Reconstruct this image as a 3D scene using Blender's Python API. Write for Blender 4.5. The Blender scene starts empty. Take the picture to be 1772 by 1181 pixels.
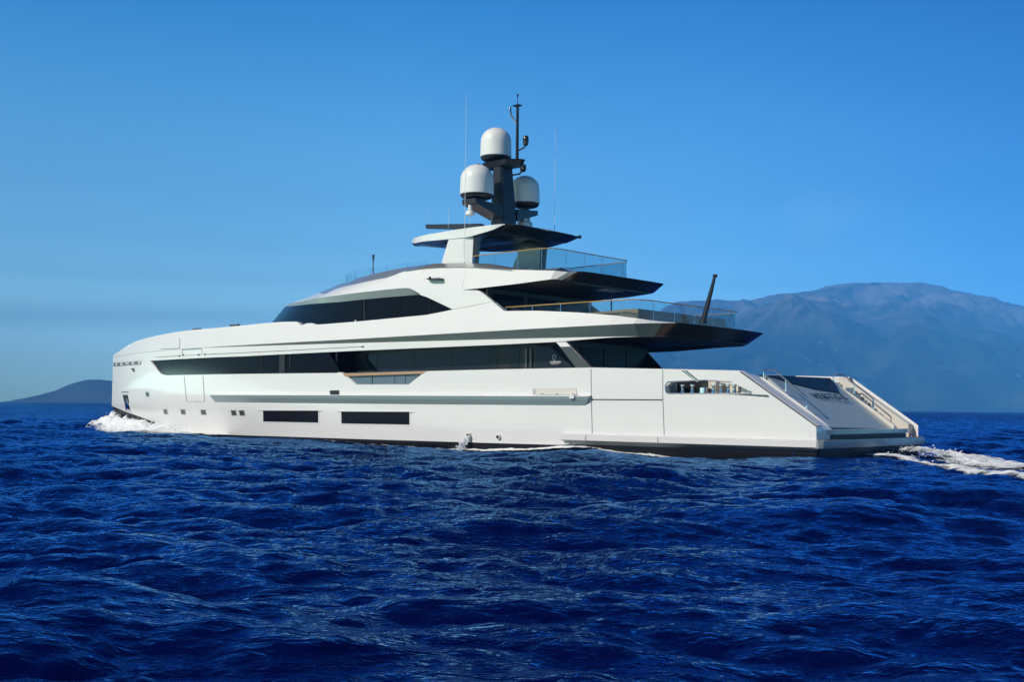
import bpy, bmesh, math, random
import numpy as np
from mathutils import Vector, Matrix

random.seed(4); np.random.seed(4)
SC = bpy.context.scene
COL = SC.collection

# ------------------------------------------------------------------ camera
FPX, CAMH = 2000.0, 1.66                       # focal length in photo pixels (1772 wide), eye height above the water
ROLL, PITCH = math.atan(17 / 1772.0), math.atan(114 / FPX)
_f = np.array([0, math.cos(PITCH), math.sin(PITCH)]); _r0 = np.array([1.0, 0, 0]); _u0 = np.cross(_r0, _f)
_c, _s = math.cos(ROLL), math.sin(ROLL)
RGT, UPV, FWD = _c * _r0 + _s * _u0, _c * _u0 - _s * _r0, _f
CAMP = np.array([0, 0, CAMH])
cam = bpy.data.cameras.new('camera'); camo = bpy.data.objects.new('camera', cam); COL.objects.link(camo)
cam.sensor_width = 36.0; cam.lens = FPX / 1772.0 * 36.0; cam.clip_start = 0.1; cam.clip_end = 60000
mw = Matrix.Identity(4)
for i in range(3):
    mw[i][0], mw[i][1], mw[i][2], mw[i][3] = RGT[i], UPV[i], -FWD[i], CAMP[i]
camo.matrix_world = mw
SC.camera = camo

# ------------------------------------------------------------------ light, sky, exposure
SUN = Vector((-0.70, -0.43, 0.57)).normalized()          # direction towards the sun
EL, ROT = math.asin(SUN.z), math.atan2(SUN.x, SUN.y)
sl = bpy.data.lights.new('sun', 'SUN'); sl.energy = 5.0; sl.angle = math.radians(0.5); sl.color = (1.0, 0.91, 0.79)
so = bpy.data.objects.new('sun', sl); COL.objects.link(so)
so.rotation_euler = SUN.to_track_quat('Z', 'Y').to_euler(); so.location = (0, 0, 60)
W = bpy.data.worlds.new('World'); SC.world = W; W.use_nodes = True
nt = W.node_tree; nt.nodes.clear()
wo = nt.nodes.new('ShaderNodeOutputWorld'); bg = nt.nodes.new('ShaderNodeBackground'); sky = nt.nodes.new('ShaderNodeTexSky')
sky.sky_type = 'NISHITA'; sky.sun_disc = False; sky.sun_elevation = EL; sky.sun_rotation = ROT
sky.air_density = 1.0; sky.dust_density = 0.35; sky.ozone_density = 3.2; sky.altitude = 0
# the deep polarised blue of the photograph: the sky colour is graded by height above the horizon
tcw = nt.nodes.new('ShaderNodeTexCoord'); sx = nt.nodes.new('ShaderNodeSeparateXYZ'); rp = nt.nodes.new('ShaderNodeValToRGB')
SKYG = [(0.000, (2.751, 5.002, 6.184)), (0.012, (2.717, 4.855, 6.264)), (0.030, (2.860, 4.730, 6.210)), (0.055, (3.406, 5.282, 6.756)), (0.080, (2.530, 3.804, 4.188)), (0.105, (1.354, 2.108, 2.297)), (0.135, (0.851, 1.435, 1.584)), (0.177, (0.586, 1.058, 1.184)), (0.220, (0.459, 0.924, 1.076)), (0.270, (0.304, 0.763, 0.964)), (0.330, (0.158, 0.610, 0.885)), (0.420, (0.080, 0.270, 0.460)), (0.600, (0.050, 0.160, 0.300)), (1.000, (0.045, 0.130, 0.240))]
while len(rp.color_ramp.elements) < len(SKYG): rp.color_ramp.elements.new(.5)
for e, (k, c) in zip(rp.color_ramp.elements, SKYG): e.position = k; e.color = (*c, 1)
pf = nt.nodes.new('ShaderNodeMapRange'); pf.inputs[1].default_value = -1; pf.inputs[2].default_value = 1          # deeper to the right of the view
pol = nt.nodes.new('ShaderNodeValToRGB'); POL = [(0.0, (.8, .8, .8)), (.30, (1, 1, 1)), (.45, (.97, .98, 1)), (.58, (.60, .72, .84)), (.70, (.20, .36, .56)), (1.0, (.22, .30, .40))]
while len(pol.color_ramp.elements) < len(POL): pol.color_ramp.elements.new(.5)
for e, (k, c) in zip(pol.color_ramp.elements, POL): e.position = k; e.color = (*c, 1)
bk = nt.nodes.new('ShaderNodeMapRange'); bk.inputs[1].default_value = -.3; bk.inputs[2].default_value = .5; bk.inputs[3].default_value = .8; bk.inputs[4].default_value = 1.6   # darker behind the viewer
vm = nt.nodes.new('ShaderNodeVectorMath'); vm.operation = 'MULTIPLY'; vs = nt.nodes.new('ShaderNodeVectorMath'); vs.operation = 'SCALE'
nt.links.new(tcw.outputs['Generated'], sx.inputs[0]); nt.links.new(sx.outputs[2], rp.inputs[0]); nt.links.new(sx.outputs[0], pf.inputs[0]); nt.links.new(pf.outputs[0], pol.inputs[0]); nt.links.new(sx.outputs[1], bk.inputs[0]); nt.links.new(bk.outputs[0], vs.inputs['Scale'])
nt.links.new(sky.outputs[0], vm.inputs[0]); nt.links.new(rp.outputs[0], vm.inputs[1]); vp = nt.nodes.new('ShaderNodeVectorMath'); vp.operation = 'MULTIPLY'
nt.links.new(vm.outputs[0], vp.inputs[0]); nt.links.new(pol.outputs[0], vp.inputs[1]); nt.links.new(vp.outputs[0], vs.inputs[0])
# a faint wisp of cloud low over the mountains
cn = nt.nodes.new('ShaderNodeTexNoise'); cn.inputs['Scale'].default_value = 9; cn.inputs['Detail'].default_value = 7; cn.inputs['Roughness'].default_value = .6
cmap = nt.nodes.new('ShaderNodeMapping'); cmap.inputs['Scale'].default_value = (1, 1, 3.2); cr = nt.nodes.new('ShaderNodeMapRange'); cr.inputs[1].default_value = .44; cr.inputs[2].default_value = .72
dd = nt.nodes.new('ShaderNodeVectorMath'); dd.operation = 'DISTANCE'; dd.inputs[1].default_value = (.262, .953, .122); cf = nt.nodes.new('ShaderNodeMapRange'); cf.interpolation_type = 'SMOOTHSTEP'; cf.inputs[1].default_value = .075; cf.inputs[2].default_value = .0; cf.inputs[4].default_value = .35
nt.links.new(tcw.outputs['Generated'], cmap.inputs[0]); nt.links.new(cmap.outputs[0], cn.inputs['Vector']); nt.links.new(cn.outputs[0], cr.inputs[0]); nt.links.new(tcw.outputs['Generated'], dd.inputs[0]); nt.links.new(dd.outputs['Value'], cf.inputs[0])
cm = nt.nodes.new('ShaderNodeMath'); cm.operation = 'MULTIPLY'; nt.links.new(cr.outputs[0], cm.inputs[0]); nt.links.new(cf.outputs[0], cm.inputs[1])
cx = nt.nodes.new('ShaderNodeMix'); cx.data_type = 'RGBA'; cx.inputs[7].default_value = (5.5, 8.2, 10.5, 1); nt.links.new(cm.outputs[0], cx.inputs[0]); nt.links.new(vs.outputs[0], cx.inputs[6])
nt.links.new(cx.outputs[2], bg.inputs['Color']); nt.links.new(bg.outputs[0], wo.inputs['Surface'])
bg.inputs['Strength'].default_value = 0.15
SC.view_settings.view_transform = 'Standard'; SC.view_settings.look = 'None'
SC.view_settings.exposure = 0.14; SC.view_settings.gamma = 1.0; SC.view_settings.use_curve_mapping = False
SC.render.engine = 'CYCLES'
SC.cycles.max_bounces = 8; SC.cycles.diffuse_bounces = 3; SC.cycles.glossy_bounces = 4; SC.cycles.transmission_bounces = 6
SC.cycles.transparent_max_bounces = 24; SC.cycles.volume_bounces = 0; SC.cycles.caustics_reflective = False; SC.cycles.caustics_refractive = False
SC.cycles.use_denoising = True

# ------------------------------------------------------------------ helpers: materials
def new_mat(name):
    m = bpy.data.materials.new(name); m.use_nodes = True
    return m, m.node_tree, m.node_tree.nodes['Principled BSDF']
def pmat(name, col, rough=0.4, metal=0.0, coat=0.0, ior=1.45, spec=0.5, vary=0.0, vscale=6.0, bump=0.0, bscale=30.0):
    m, t, p = new_mat(name)
    p.inputs['Base Color'].default_value = (*col, 1); p.inputs['Roughness'].default_value = rough; p.inputs['Metallic'].default_value = metal
    p.inputs['Coat Weight'].default_value = coat; p.inputs['Coat Roughness'].default_value = 0.03; p.inputs['IOR'].default_value = ior
    p.inputs['Specular IOR Level'].default_value = spec
    tc = t.nodes.new('ShaderNodeTexCoord')
    if vary:
        n = t.nodes.new('ShaderNodeTexNoise'); n.inputs['Scale'].default_value = vscale; n.inputs['Detail'].default_value = 5
        r = t.nodes.new('ShaderNodeMapRange'); r.inputs[3].default_value = 1 - vary; r.inputs[4].default_value = 1 + vary
        mx = t.nodes.new('ShaderNodeMix'); mx.data_type = 'RGBA'; mx.blend_type = 'MULTIPLY'; mx.inputs[0].default_value = 1
        mx.inputs[6].default_value = (*col, 1)
        t.links.new(tc.outputs['Object'], n.inputs['Vector']); t.links.new(n.outputs[0], r.inputs[0]); t.links.new(r.outputs[0], mx.inputs[7])
        t.links.new(mx.outputs[2], p.inputs['Base Color'])
    if bump:
        n2 = t.nodes.new('ShaderNodeTexNoise'); n2.inputs['Scale'].default_value = bscale; n2.inputs['Detail'].default_value = 3
        b = t.nodes.new('ShaderNodeBump'); b.inputs['Strength'].default_value = bump; b.inputs['Distance'].default_value = 0.02
        t.links.new(tc.outputs['Object'], n2.inputs['Vector']); t.links.new(n2.outputs[0], b.inputs['Height']); t.links.new(b.outputs[0], p.inputs['Normal'])
    return m
def wood_mat(name, c1, c2):
    m, t, p = new_mat(name)
    tc = t.nodes.new('ShaderNodeTexCoord'); mp = t.nodes.new('ShaderNodeMapping'); mp.inputs['Scale'].default_value = (1.2, 1.2, 26)
    n = t.nodes.new('ShaderNodeTexNoise'); n.inputs['Scale'].default_value = 3; n.inputs['Detail'].default_value = 6
    r = t.nodes.new('ShaderNodeValToRGB'); r.color_ramp.elements[0].color = (*c1, 1); r.color_ramp.elements[1].color = (*c2, 1)
    r.color_ramp.elements[0].position = 0.3; r.color_ramp.elements[1].position = 0.7
    t.links.new(tc.outputs['Object'], mp.inputs[0]); t.links.new(mp.outputs[0], n.inputs['Vector']); t.links.new(n.outputs[0], r.inputs[0])
    t.links.new(r.outputs[0], p.inputs['Base Color']); p.inputs['Roughness'].default_value = 0.5
    return m
def glass_mat(name, tint, refl=0.5):
    m, t, p = new_mat(name); t.nodes.remove(p)
    out = t.nodes['Material Output']
    tr = t.nodes.new('ShaderNodeBsdfTransparent'); tr.inputs[0].default_value = (*tint, 1)
    gl = t.nodes.new('ShaderNodeBsdfGlossy'); gl.inputs['Roughness'].default_value = 0.02
    g = t.nodes.new('ShaderNodeNewGeometry'); dt = t.nodes.new('ShaderNodeVectorMath'); dt.operation = 'DOT_PRODUCT'
    t.links.new(g.outputs['Incoming'], dt.inputs[0]); t.links.new(g.outputs['Normal'], dt.inputs[1])
    def mt(op, a, b=None):
        n = t.nodes.new('ShaderNodeMath'); n.operation = op; t.links.new(a, n.inputs[0])
        if b is not None: n.inputs[1].default_value = b
        return n.outputs[0]
    k = t.nodes.new('ShaderNodeMath'); k.operation = 'SUBTRACT'; k.inputs[0].default_value = 1.0; t.links.new(mt('ABSOLUTE', dt.outputs['Value']), k.inputs[1])
    mu = mt('MULTIPLY', mt('ADD', mt('MULTIPLY', mt('POWER', k.outputs[0], 5.0), 0.94), 0.05), refl)
    mx = t.nodes.new('ShaderNodeMixShader')
    t.links.new(mu, mx.inputs[0]); t.links.new(tr.outputs[0], mx.inputs[1]); t.links.new(gl.outputs[0], mx.inputs[2])
    t.links.new(mx.outputs[0], out.inputs['Surface'])
    return m
M = {}
M['white'] = pmat('white_gloss_paint', (0.70, 0.70, 0.685), 0.25, coat=0.25, spec=0.35, vary=0.02, vscale=0.5, bump=0.03, bscale=0.9)
M['boot'] = pmat('dark_antifouling', (0.007, 0.007, 0.009), 0.5, spec=.25, vary=0.25, vscale=3)
M['char'] = pmat('charcoal_paint', (0.017, 0.017, 0.019), 0.24, coat=0.25)
M['char2'] = pmat('graphite_paint', (0.05, 0.051, 0.053), 0.3, coat=0.2)
M['facet'] = pmat('shaded_facet_paint', (0.20, 0.245, 0.235), 0.35, coat=0.1)  # white paint in shade: the undercut's shading is in this grey
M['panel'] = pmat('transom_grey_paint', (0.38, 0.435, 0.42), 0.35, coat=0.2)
M['platform'] = pmat('shaded_platform_paint', (0.34, 0.37, 0.37), 0.4, coat=0.2)  # white platform, aft face in shade: that shade is put into this darker grey
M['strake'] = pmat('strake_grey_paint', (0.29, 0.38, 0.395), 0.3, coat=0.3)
M['grey'] = pmat('silver_grey_paint', (0.27, 0.275, 0.28), 0.3, metal=0.35, coat=0.4)
M['lgrey'] = pmat('pale_grey_paint', (0.42, 0.43, 0.43), 0.4)
M['mast'] = pmat('mast_slate_paint', (0.016, 0.018, 0.024), 0.38, coat=0.1)
M['black'] = pmat('matt_black', (0.008, 0.008, 0.009), 0.5)
M['dglass'] = pmat('dark_tinted_glass', (0.006, 0.008, 0.011), 0.08, ior=1.5, spec=0.08)
M['dglass2'] = pmat('slate_tinted_glass', (0.014, 0.018, 0.023), 0.06, ior=1.5, spec=0.28)
M['steel'] = pmat('polished_steel', (0.62, 0.62, 0.63), 0.16, metal=1.0)
M['brass'] = pmat('varnished_rail', (0.40, 0.24, 0.06), 0.35, coat=0.4)
M['cream'] = pmat('cream_gelcoat', (0.62, 0.585, 0.52), 0.4, coat=0.2)
M['radome'] = pmat('radome_plastic', (0.70, 0.70, 0.685), 0.42, vary=0.01)
M['seam'] = pmat('seam_grey', (0.16, 0.165, 0.165), 0.6)
M['teak'] = wood_mat('teak', (0.36, 0.20, 0.10), (0.50, 0.30, 0.16))
M['teakd'] = wood_mat('teak_cladding', (0.30, 0.19, 0.11), (0.42, 0.28, 0.17))
M['glass'] = glass_mat('railing_glass', (0.58, 0.73, 0.77), 1.3)
M['clear'] = glass_mat('clear_screen_glass', (0.90, 0.95, 0.96), 0.6)
M['doorglass'] = pmat('shaded_door_glass', (0.008, 0.008, 0.012), 0.3, spec=0.1)
M['frost'] = pmat('frosted_balcony_glass', (0.10, 0.15, 0.185), 0.12, ior=1.5)
M['port'] = pmat('porthole_glass', (0.05, 0.055, 0.05), 0.2)
M['letter'] = pmat('dark_lettering', (0.012, 0.016, 0.03), 0.35)
M['wlogo'] = pmat('white_logo', (0.7, 0.7, 0.7), 0.5)

# ------------------------------------------------------------------ the yacht's own frame: s forward, b to port, z up
HEAD = np.array([(-1400 - 886) / FPX, 1.0, 0]); HEAD /= np.linalg.norm(HEAD)
PORT = np.array([-HEAD[1], HEAD[0], 0])
def ray(x, y): return RGT * ((x - 886) / FPX) - UPV * ((y - 590.5) / FPX) + FWD
_d = ray(1420, 763); ORG = CAMP + _d * ((0.683 - CAMH) / _d[2]) - PORT * 4.08; ORG[2] = 0
def w2b(P): d = P - ORG; return np.stack([d @ HEAD, d @ PORT, d[..., 2]], -1)
def b2w(s, b, z): return ORG + HEAD * s + PORT * b + np.array([0, 0, z])
CB = w2b(CAMP)
def rayb(x, y):
    d = ray(x, y); return np.array([d @ HEAD, d @ PORT, d[2]])
def onb(x, y, b):
    d = rayb(x, y); return CB + d * ((b - CB[1]) / d[1])
def onz(x, y, z):
    d = rayb(x, y); return CB + d * ((z - CB[2]) / d[2])
def ons(x, y, s):
    d = rayb(x, y); return CB + d * ((s - CB[0]) / d[0])
_ts = np.linspace(25, 115, 5000)
def hit(x, y, fn):
    P = CB + _ts[:, None] * rayb(x, y)
    g = P[:, 1] - fn(P[:, 0], P[:, 2]); w = np.nonzero((g[:-1] > 0) & (g[1:] <= 0))[0]
    if len(w) == 0: return P[np.argmin(np.abs(g))]
    i = w[0]; k = g[i] / (g[i] - g[i + 1]); return P[i] + k * (P[i + 1] - P[i])
def tr(pts, fn): return np.array([hit(x, y, fn) for x, y in pts])
def zcurve(pts, fn, *extra):
    t = tr(pts, fn); sz = [(a[0], a[2]) for a in t] + list(extra); sz.sort()
    S = np.array([q[0] for q in sz]); Zs = np.array([q[1] for q in sz])
    f = lambda s: np.interp(s, S, Zs); f.S = S
    return f
def stem(z): return np.where(z < 1.48, 50.0 - (1.48 - z) * 1.13, 50.0)
def hb(s, z, off=0.0):
    s = np.asarray(s, float); z = np.asarray(z, float)
    L = stem(z); p = np.interp(z, [-1, 0.3, 1.6, 4.6], [1.7, 1.95, 2.45, 2.65])
    aft = 4.08 + 0.57 * np.clip(s / 12, 0, 1) ** 0.7
    u = np.clip((s - 20) / (L - 20), 0, 1)
    return aft * (1 - u ** p) + off
def stations(lo, hi, n, *curves):
    a = list(np.linspace(lo, hi, n))
    for c in curves: a += [x for x in (c.S if hasattr(c, 'S') else c) if lo < x < hi]
    a = sorted(a); o = [a[0]]
    for x in a[1:]:
        if x - o[-1] > 1e-3: o.append(x)
    return np.array(o)

# ------------------------------------------------------------------ helpers: mesh building
class MB:
    def __init__(s): s.v = []; s.f = []; s.m = []
    def add(s, vs, fs, m=0):
        o = len(s.v); s.v += [tuple(float(c) for c in v) for v in vs]
        for f in fs: s.f.append(tuple(i + o for i in f)); s.m.append(m)
        return s
    def grid(s, rows, mats=0, skip=None):
        n = len(rows[0]); o = len(s.v)
        for r in rows: s.v += [tuple(float(c) for c in p) for p in r]
        for i in range(len(rows) - 1):
            for j in range(n - 1):
                if skip and skip(i, j): continue
                s.f.append((o + i * n + j, o + i * n + j + 1, o + (i + 1) * n + j + 1, o + (i + 1) * n + j))
                mm = mats[i] if isinstance(mats, (list, tuple)) else mats
                s.m.append(mm(j) if callable(mm) else mm)
        return s
    def mirror(s):
        o = len(s.v); k = len(s.f); s.v += [(a, -b, c) for a, b, c in s.v]
        for i in range(k): s.f.append(tuple(o + q for q in reversed(s.f[i]))); s.m.append(s.m[i])
        return s
    def box(s, a0, a1, b0, b1, c0, c1, m=0):
        vs = [(x, y, z) for x in (a0, a1) for y in (b0, b1) for z in (c0, c1)]
        return s.add(vs, [(0, 1, 3, 2), (4, 6, 7, 5), (0, 4, 5, 1), (2, 3, 7, 6), (0, 2, 6, 4), (1, 5, 7, 3)], m)
    def hexa(s, lo, hi, m=0):                        # two loops of equal length, capped
        n = len(lo); s.add(list(lo) + list(hi), [tuple(range(n)), tuple(range(2 * n - 1, n - 1, -1))] + [(i, n + i, n + (i + 1) % n, (i + 1) % n) for i in range(n)], m)
        return s
    def prism(s, poly, vec, m=0):
        v = np.array(vec); return s.hexa([tuple(p) for p in poly], [tuple(np.array(p) + v) for p in poly], m)
    def tube(s, path, r, n=8, m=0, cap=True):
        P = [Vector(p) for p in path]; rr = r if isinstance(r, (list, tuple)) else [r] * len(P); rings = []; a = None
        for i, p in enumerate(P):
            d = (P[min(i + 1, len(P) - 1)] - P[max(i - 1, 0)]).normalized()
            a = (d.orthogonal() if a is None else a - d * a.dot(d)).normalized(); b = d.cross(a)
            rings.append([p + (a * math.cos(t) + b * math.sin(t)) * rr[i] for t in [2 * math.pi * k / n for k in range(n + 1)]])
        s.grid(rings, m)
        if cap:
            for R in (rings[0], rings[-1]): s.add(R[:-1], [tuple(range(n))], m)
        return s
    def lathe(s, c, prof, n=32, m=0):
        rows = [[(c[0] + r * math.cos(2 * math.pi * k / n), c[1] + r * math.sin(2 * math.pi * k / n), c[2] + z) for k in range(n + 1)] for r, z in prof]
        return s.grid(rows, m)
    def build(s, name, mats, parent=None, angle=30, bevel=0.0):
        me = bpy.data.meshes.new(name); me.from_pydata(s.v, [], s.f)
        mats = mats if isinstance(mats, (list, tuple)) else [mats]
        for k in mats: me.materials.append(M[k] if isinstance(k, str) else k)
        me.polygons.foreach_set('material_index', s.m)
        bm = bmesh.new(); bm.from_mesh(me); bmesh.ops.remove_doubles(bm, verts=bm.verts, dist=2e-4)
        bmesh.ops.dissolve_degenerate(bm, edges=bm.edges, dist=1e-5)
        bmesh.ops.recalc_face_normals(bm, faces=bm.faces); bm.to_mesh(me); bm.free()
        me.polygons.foreach_set('use_smooth', [True] * len(me.polygons)); me.set_sharp_from_angle(angle=math.radians(angle))
        o = bpy.data.objects.new(name, me); COL.objects.link(o)
        if parent: o.parent = parent
        if bevel:
            b = o.modifiers.new('bevel', 'BEVEL'); b.width = bevel; b.segments = 2; b.limit_method = 'ANGLE'; b.angle_limit = math.radians(35)
        return o
def tag(o, label=None, cat=None, group=None, kind=None):
    for k, v in (('label', label), ('category', cat), ('group', group), ('kind', kind)):
        if v: o[k] = v
    return o
def text_mesh(name, body, size, mat, origin, xdir, ydir, parent, depth=0.02, sx=1.0, bold=0.0):
    cu = bpy.data.curves.new(name, 'FONT'); cu.body = body; cu.size = size; cu.extrude = depth; cu.offset = bold; cu.space_character = 1.05
    tmp = bpy.data.objects.new(name + '_tmp', cu); COL.objects.link(tmp)
    dg = bpy.context.evaluated_depsgraph_get(); me = bpy.data.meshes.new_from_object(tmp.evaluated_get(dg))
    bpy.data.objects.remove(tmp); bpy.data.curves.remove(cu)
    x = Vector(xdir).normalized(); y = Vector(ydir); y = (y - x * y.dot(x)).normalized(); z = x.cross(y)
    for v in me.vertices:
        c = v.co.copy(); v.co = Vector(origin) + x * c.x * sx + y * c.y + z * c.z
    me.materials.clear(); me.materials.append(M[mat]); o = bpy.data.objects.new(name, me); COL.objects.link(o); o.parent = parent
    return o

Y = bpy.data.objects.new('motor_yacht', None); COL.objects.link(Y); Y.empty_display_size = 2
Y.location = ORG; Y.rotation_euler = (0, 0, math.atan2(HEAD[1], HEAD[0]))
tag(Y, 'large white three-deck motor yacht under way with dark windows and three radomes on its mast', 'yacht')
H0 = lambda s, z: hb(s, z)
Hm3 = lambda s, z: hb(s, z, -0.3)

# ================================================================== HULL
TE = zcurve([(259, 625), (262, 627.5), (266, 632), (270, 637.5), (273, 642), (277, 646), (281, 648.5), (288, 650), (590, 646), (597, 650), (616, 667), (706, 667), (735, 644), (860, 641), (1024, 638), (1148, 640.5), (1281, 643.5)], H0, (43.5, 4.04), (52, 4.04))
BOOT = zcurve([(232, 718), (270, 732), (313, 746.5), (330, 749), (357, 751), (411, 753.6), (500, 756.3), (620, 760.4)], H0, (49.9, 1.47), (13, 0.24), (10.2, 0.26), (9.4, 0.32), (0, 0.32), (-1, 0.32))
def hole_z(s):                                           # upper rim of the mooring opening
    return np.interp(s, [2.35, 3.1, 4.1, 5.4, 5.62], [2.23, 2.55, 2.62, 2.56, 2.42])
HOLE = (2.35, 5.62); HOLEB = 2.17
WING = zcurve([(1281, 643.5), (1414, 739)], H0)
def hull_top(s):
    s = np.asarray(s, float)
    return np.where(s < 2.8, np.interp(s, [0.13, 2.8], [1.12, 2.91]), TE(s))
hs_ = stations(0.13, 50, 150, TE, BOOT, np.array([0.4, 0.8, 2.35, 3.1, 4.1, 5.4, 5.62, 2.8]), np.linspace(45, 50, 20))
def hrow(zf, scale=1.0):
    r = []
    for s in hs_:
        ss = s
        for _ in range(4):
            z = float(zf(ss)); ss = s * float(stem(z)) / 50.0 if s > 30 else s
            if s > 30: ss = s - (50 - float(stem(z))) * ((s - 30) / 20) ** 2
        r.append((ss, float(hb(ss, z)) * scale, z))
    return r
def mid(k):
    def f(s):
        lo, hi = float(BOOT(s)), min(float(hull_top(s)), HOLEB)
        return lo + (hi - lo) * k
    return f
def upz(k):
    def f(s):
        s = float(s); lo = min(float(hull_top(s)), HOLEB); t = float(hull_top(s))
        hz = min(float(hole_z(s)) if HOLE[0] <= s <= HOLE[1] else lo + (t - lo) * 0.55, t)
        return hz if k == 1 else (lo + (hz - lo) * 0.5 if k == 0 else hz + (t - hz) * 0.6)
    return f
rows = [hrow(lambda s: -1.4, 0.75), hrow(lambda s: -0.5, 0.94), hrow(lambda s: BOOT(s) - 0.12), hrow(BOOT)] + [hrow(mid(k)) for k in (0.25, 0.5, 0.75, 1.0)] + [hrow(upz(0)), hrow(upz(1)), hrow(upz(2)), hrow(hull_top)]
hull = MB()
def skip(i, j): return i in (7, 8) and HOLE[0] - 1e-6 <= hs_[j] and hs_[j + 1] <= HOLE[1] + 1e-6
hull.grid(rows, [1, 1, 1] + [0] * 8, skip)
# inner face of the bulwark and its rounded cap, aft of the glazed part
cap = [k for k in range(len(hs_)) if 2.8 <= hs_[k] <= 23.2]
top = [rows[-1][k] for k in cap]
hull.grid([top, [(s, b - 0.05, z + 0.035) for s, b, z in top], [(s, b - 0.18, z + 0.035) for s, b, z in top], [(s, b - 0.22, z) for s, b, z in top], [(s, b - 0.24, (float(hole_z(s)) + .04) if HOLE[0] < s < HOLE[1] + .1 else min(1.97, z - 0.1)) for s, b, z in top]], 0)
# lip round the glazed forward opening
capf = [k for k in range(len(hs_)) if 22.3 <= hs_[k] <= 42.5]
topf = [rows[-1][k] for k in capf]
hull.grid([topf, [(s, b - 0.10, z + 0.015) for s, b, z in topf]], 0)
# rim of the mooring opening
hk = [k for k in range(len(hs_)) if HOLE[0] - 1e-6 <= hs_[k] <= HOLE[1] + 1e-6]
for q in (7, 9):
    e = [rows[q][k] for k in hk]; hull.grid([e, [(s, b - 0.22, z) for s, b, z in e]], 0)
e0 = [rows[q][hk[-1]] for q in (7, 8, 9)]; hull.grid([e0, [(s, b - 0.22, z) for s, b, z in e0]], 0)
hull.mirror()
hull.add([(0.13, sgn * b, z) for z, b in ((-1.4, 3.0), (0.5, 4.05)) for sgn in (1, -1)], [(0, 1, 3, 2)], 1)
hullo = hull.build('hull', ['white', 'boot'], Y, angle=22)
# main deck (teak), hidden behind the bulwarks
dk = MB(); ds = np.linspace(2.5, 24, 30); dk.grid([[(s, float(hb(s, 2)) - 0.23, 1.97) for s in ds], [(s, 0, 1.98) for s in ds]], 0).mirror()
dk.build('main_deck', 'teakd', Y)
# chrome rim of the mooring opening
rim = MB(); pth = [(s, float(hb(s, z)) + 0.005, z) for s, z in [(2.35, 2.175), (3.2, 2.17), (5.5, 2.17), (5.6, 2.2), (5.64, 2.3), (5.64, 2.46), (5.55, 2.57), (5.3, 2.585), (4.1, 2.63), (3.1, 2.56)]]
rim.tube(pth, 0.022, 6)
rim.build('mooring_opening_rim', 'steel', hullo)
# dark bay behind the opening, and the bollards standing in it
bay = MB(); bay.box(3.1, 5.9, 2.75, 2.8, 2.0, 2.72).box(5.9, 5.95, 2.8, 4.1, 2.0, 2.8).box(3.2, 3.5, 3.1, 3.2, 2.1, 2.7).box(4.3, 4.5, 3.0, 3.3, 2.1, 2.7).build('mooring_bay', 'cream', hullo)
MB().box(4.6, 5.85, 3.3, 3.36, 2.13, 2.75).build('mooring_bay_door', 'char', hullo)
MB().box(2.35, 5.9, 3.0, 4.05, 2.08, 2.13).build('mooring_bay_floor', 'cream', hullo)
bol = None
for x, kind in ((1181, 0), (1198, 0), (1217, 1), (1235, 0), (1248, 0), (1260, 0), (1271, 0), (1297, 2), (1306, 2)):
    p = onb(x, 682, 3.95 if kind != 1 else 3.8)
    q = MB(); h = 0.36 if kind == 0 else (0.25 if kind == 1 else 0.16)
    if kind == 1: q.lathe((0, 0, 0), [(0, 0), (0.15, 0), (0.15, h), (0.12, h + .02), (0, h + .02)], 20)
    else:
        w = 0.078 if kind == 0 else 0.06
        q.lathe((0, 0, 0), [(0, 0), (w, 0), (w * 0.95, h * .2), (w * .62, h * .55), (w * .75, h * .8), (w * 1.08, h * .88), (w * 1.08, h), (0, h)], 16)
    o = q.build('bollard', 'steel', hullo, 40); o.location = (p[0], p[1], 2.13)
# diagonal scupper slot from the bulwark top into the opening
def surf(x, y, off=0.006):
    p = hit(x, y, H0); p[1] = float(hb(p[0], p[2])) + off; return tuple(p)
def patch(poly, off=0.006, th=0.02):
    return [surf(x, y, off) for x, y in poly], (0, -th - off, 0)
def slab(name, poly, mat, parent, off=0.008, th=0.03):
    if len(poly) == 4 and abs(poly[1][0] - poly[0][0]) > 30:      # long panels follow the curve of the side
        n = 14; T = [(poly[0][0] + (poly[1][0] - poly[0][0]) * k / n, poly[0][1] + (poly[1][1] - poly[0][1]) * k / n) for k in range(n + 1)]
        Bt = [(poly[3][0] + (poly[2][0] - poly[3][0]) * k / n, poly[3][1] + (poly[2][1] - poly[3][1]) * k / n) for k in range(n + 1)]
        Md = [((a[0] + b[0]) / 2, (a[1] + b[1]) / 2) for a, b in zip(T, Bt)]
        rows = [[surf(x, y, off) for x, y in r] for r in (T, Md, Bt)]; bk = lambda r: [(a, b - th - off, c) for a, b, c in r]
        q = MB(); q.grid([bk(rows[0])] + rows + [bk(rows[2])], 0)
        for e in (0, -1): q.grid([[r[e] for r in rows], [bk(r)[e] for r in rows]], 0)
        return q.build(name, mat, parent, 20)
    pl, v = patch(poly, off, th); return MB().prism(pl, v).build(name, mat, parent, 20)
slab('scupper_slot', [(1179, 641.4), (1188, 641.6), (1211.5, 660.6), (1205, 660.8)], 'char', hullo)
slab('chrome_chute', [(1182, 641.3), (1184.5, 641.4), (1208.5, 660.8), (1206.5, 661)], 'steel', hullo, 0.02)
slab('fairlead_lip', [(1262, 681.3), (1329, 684.0), (1330.5, 686.5), (1300, 684.0)], 'char2', hullo, 0.05)
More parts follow.
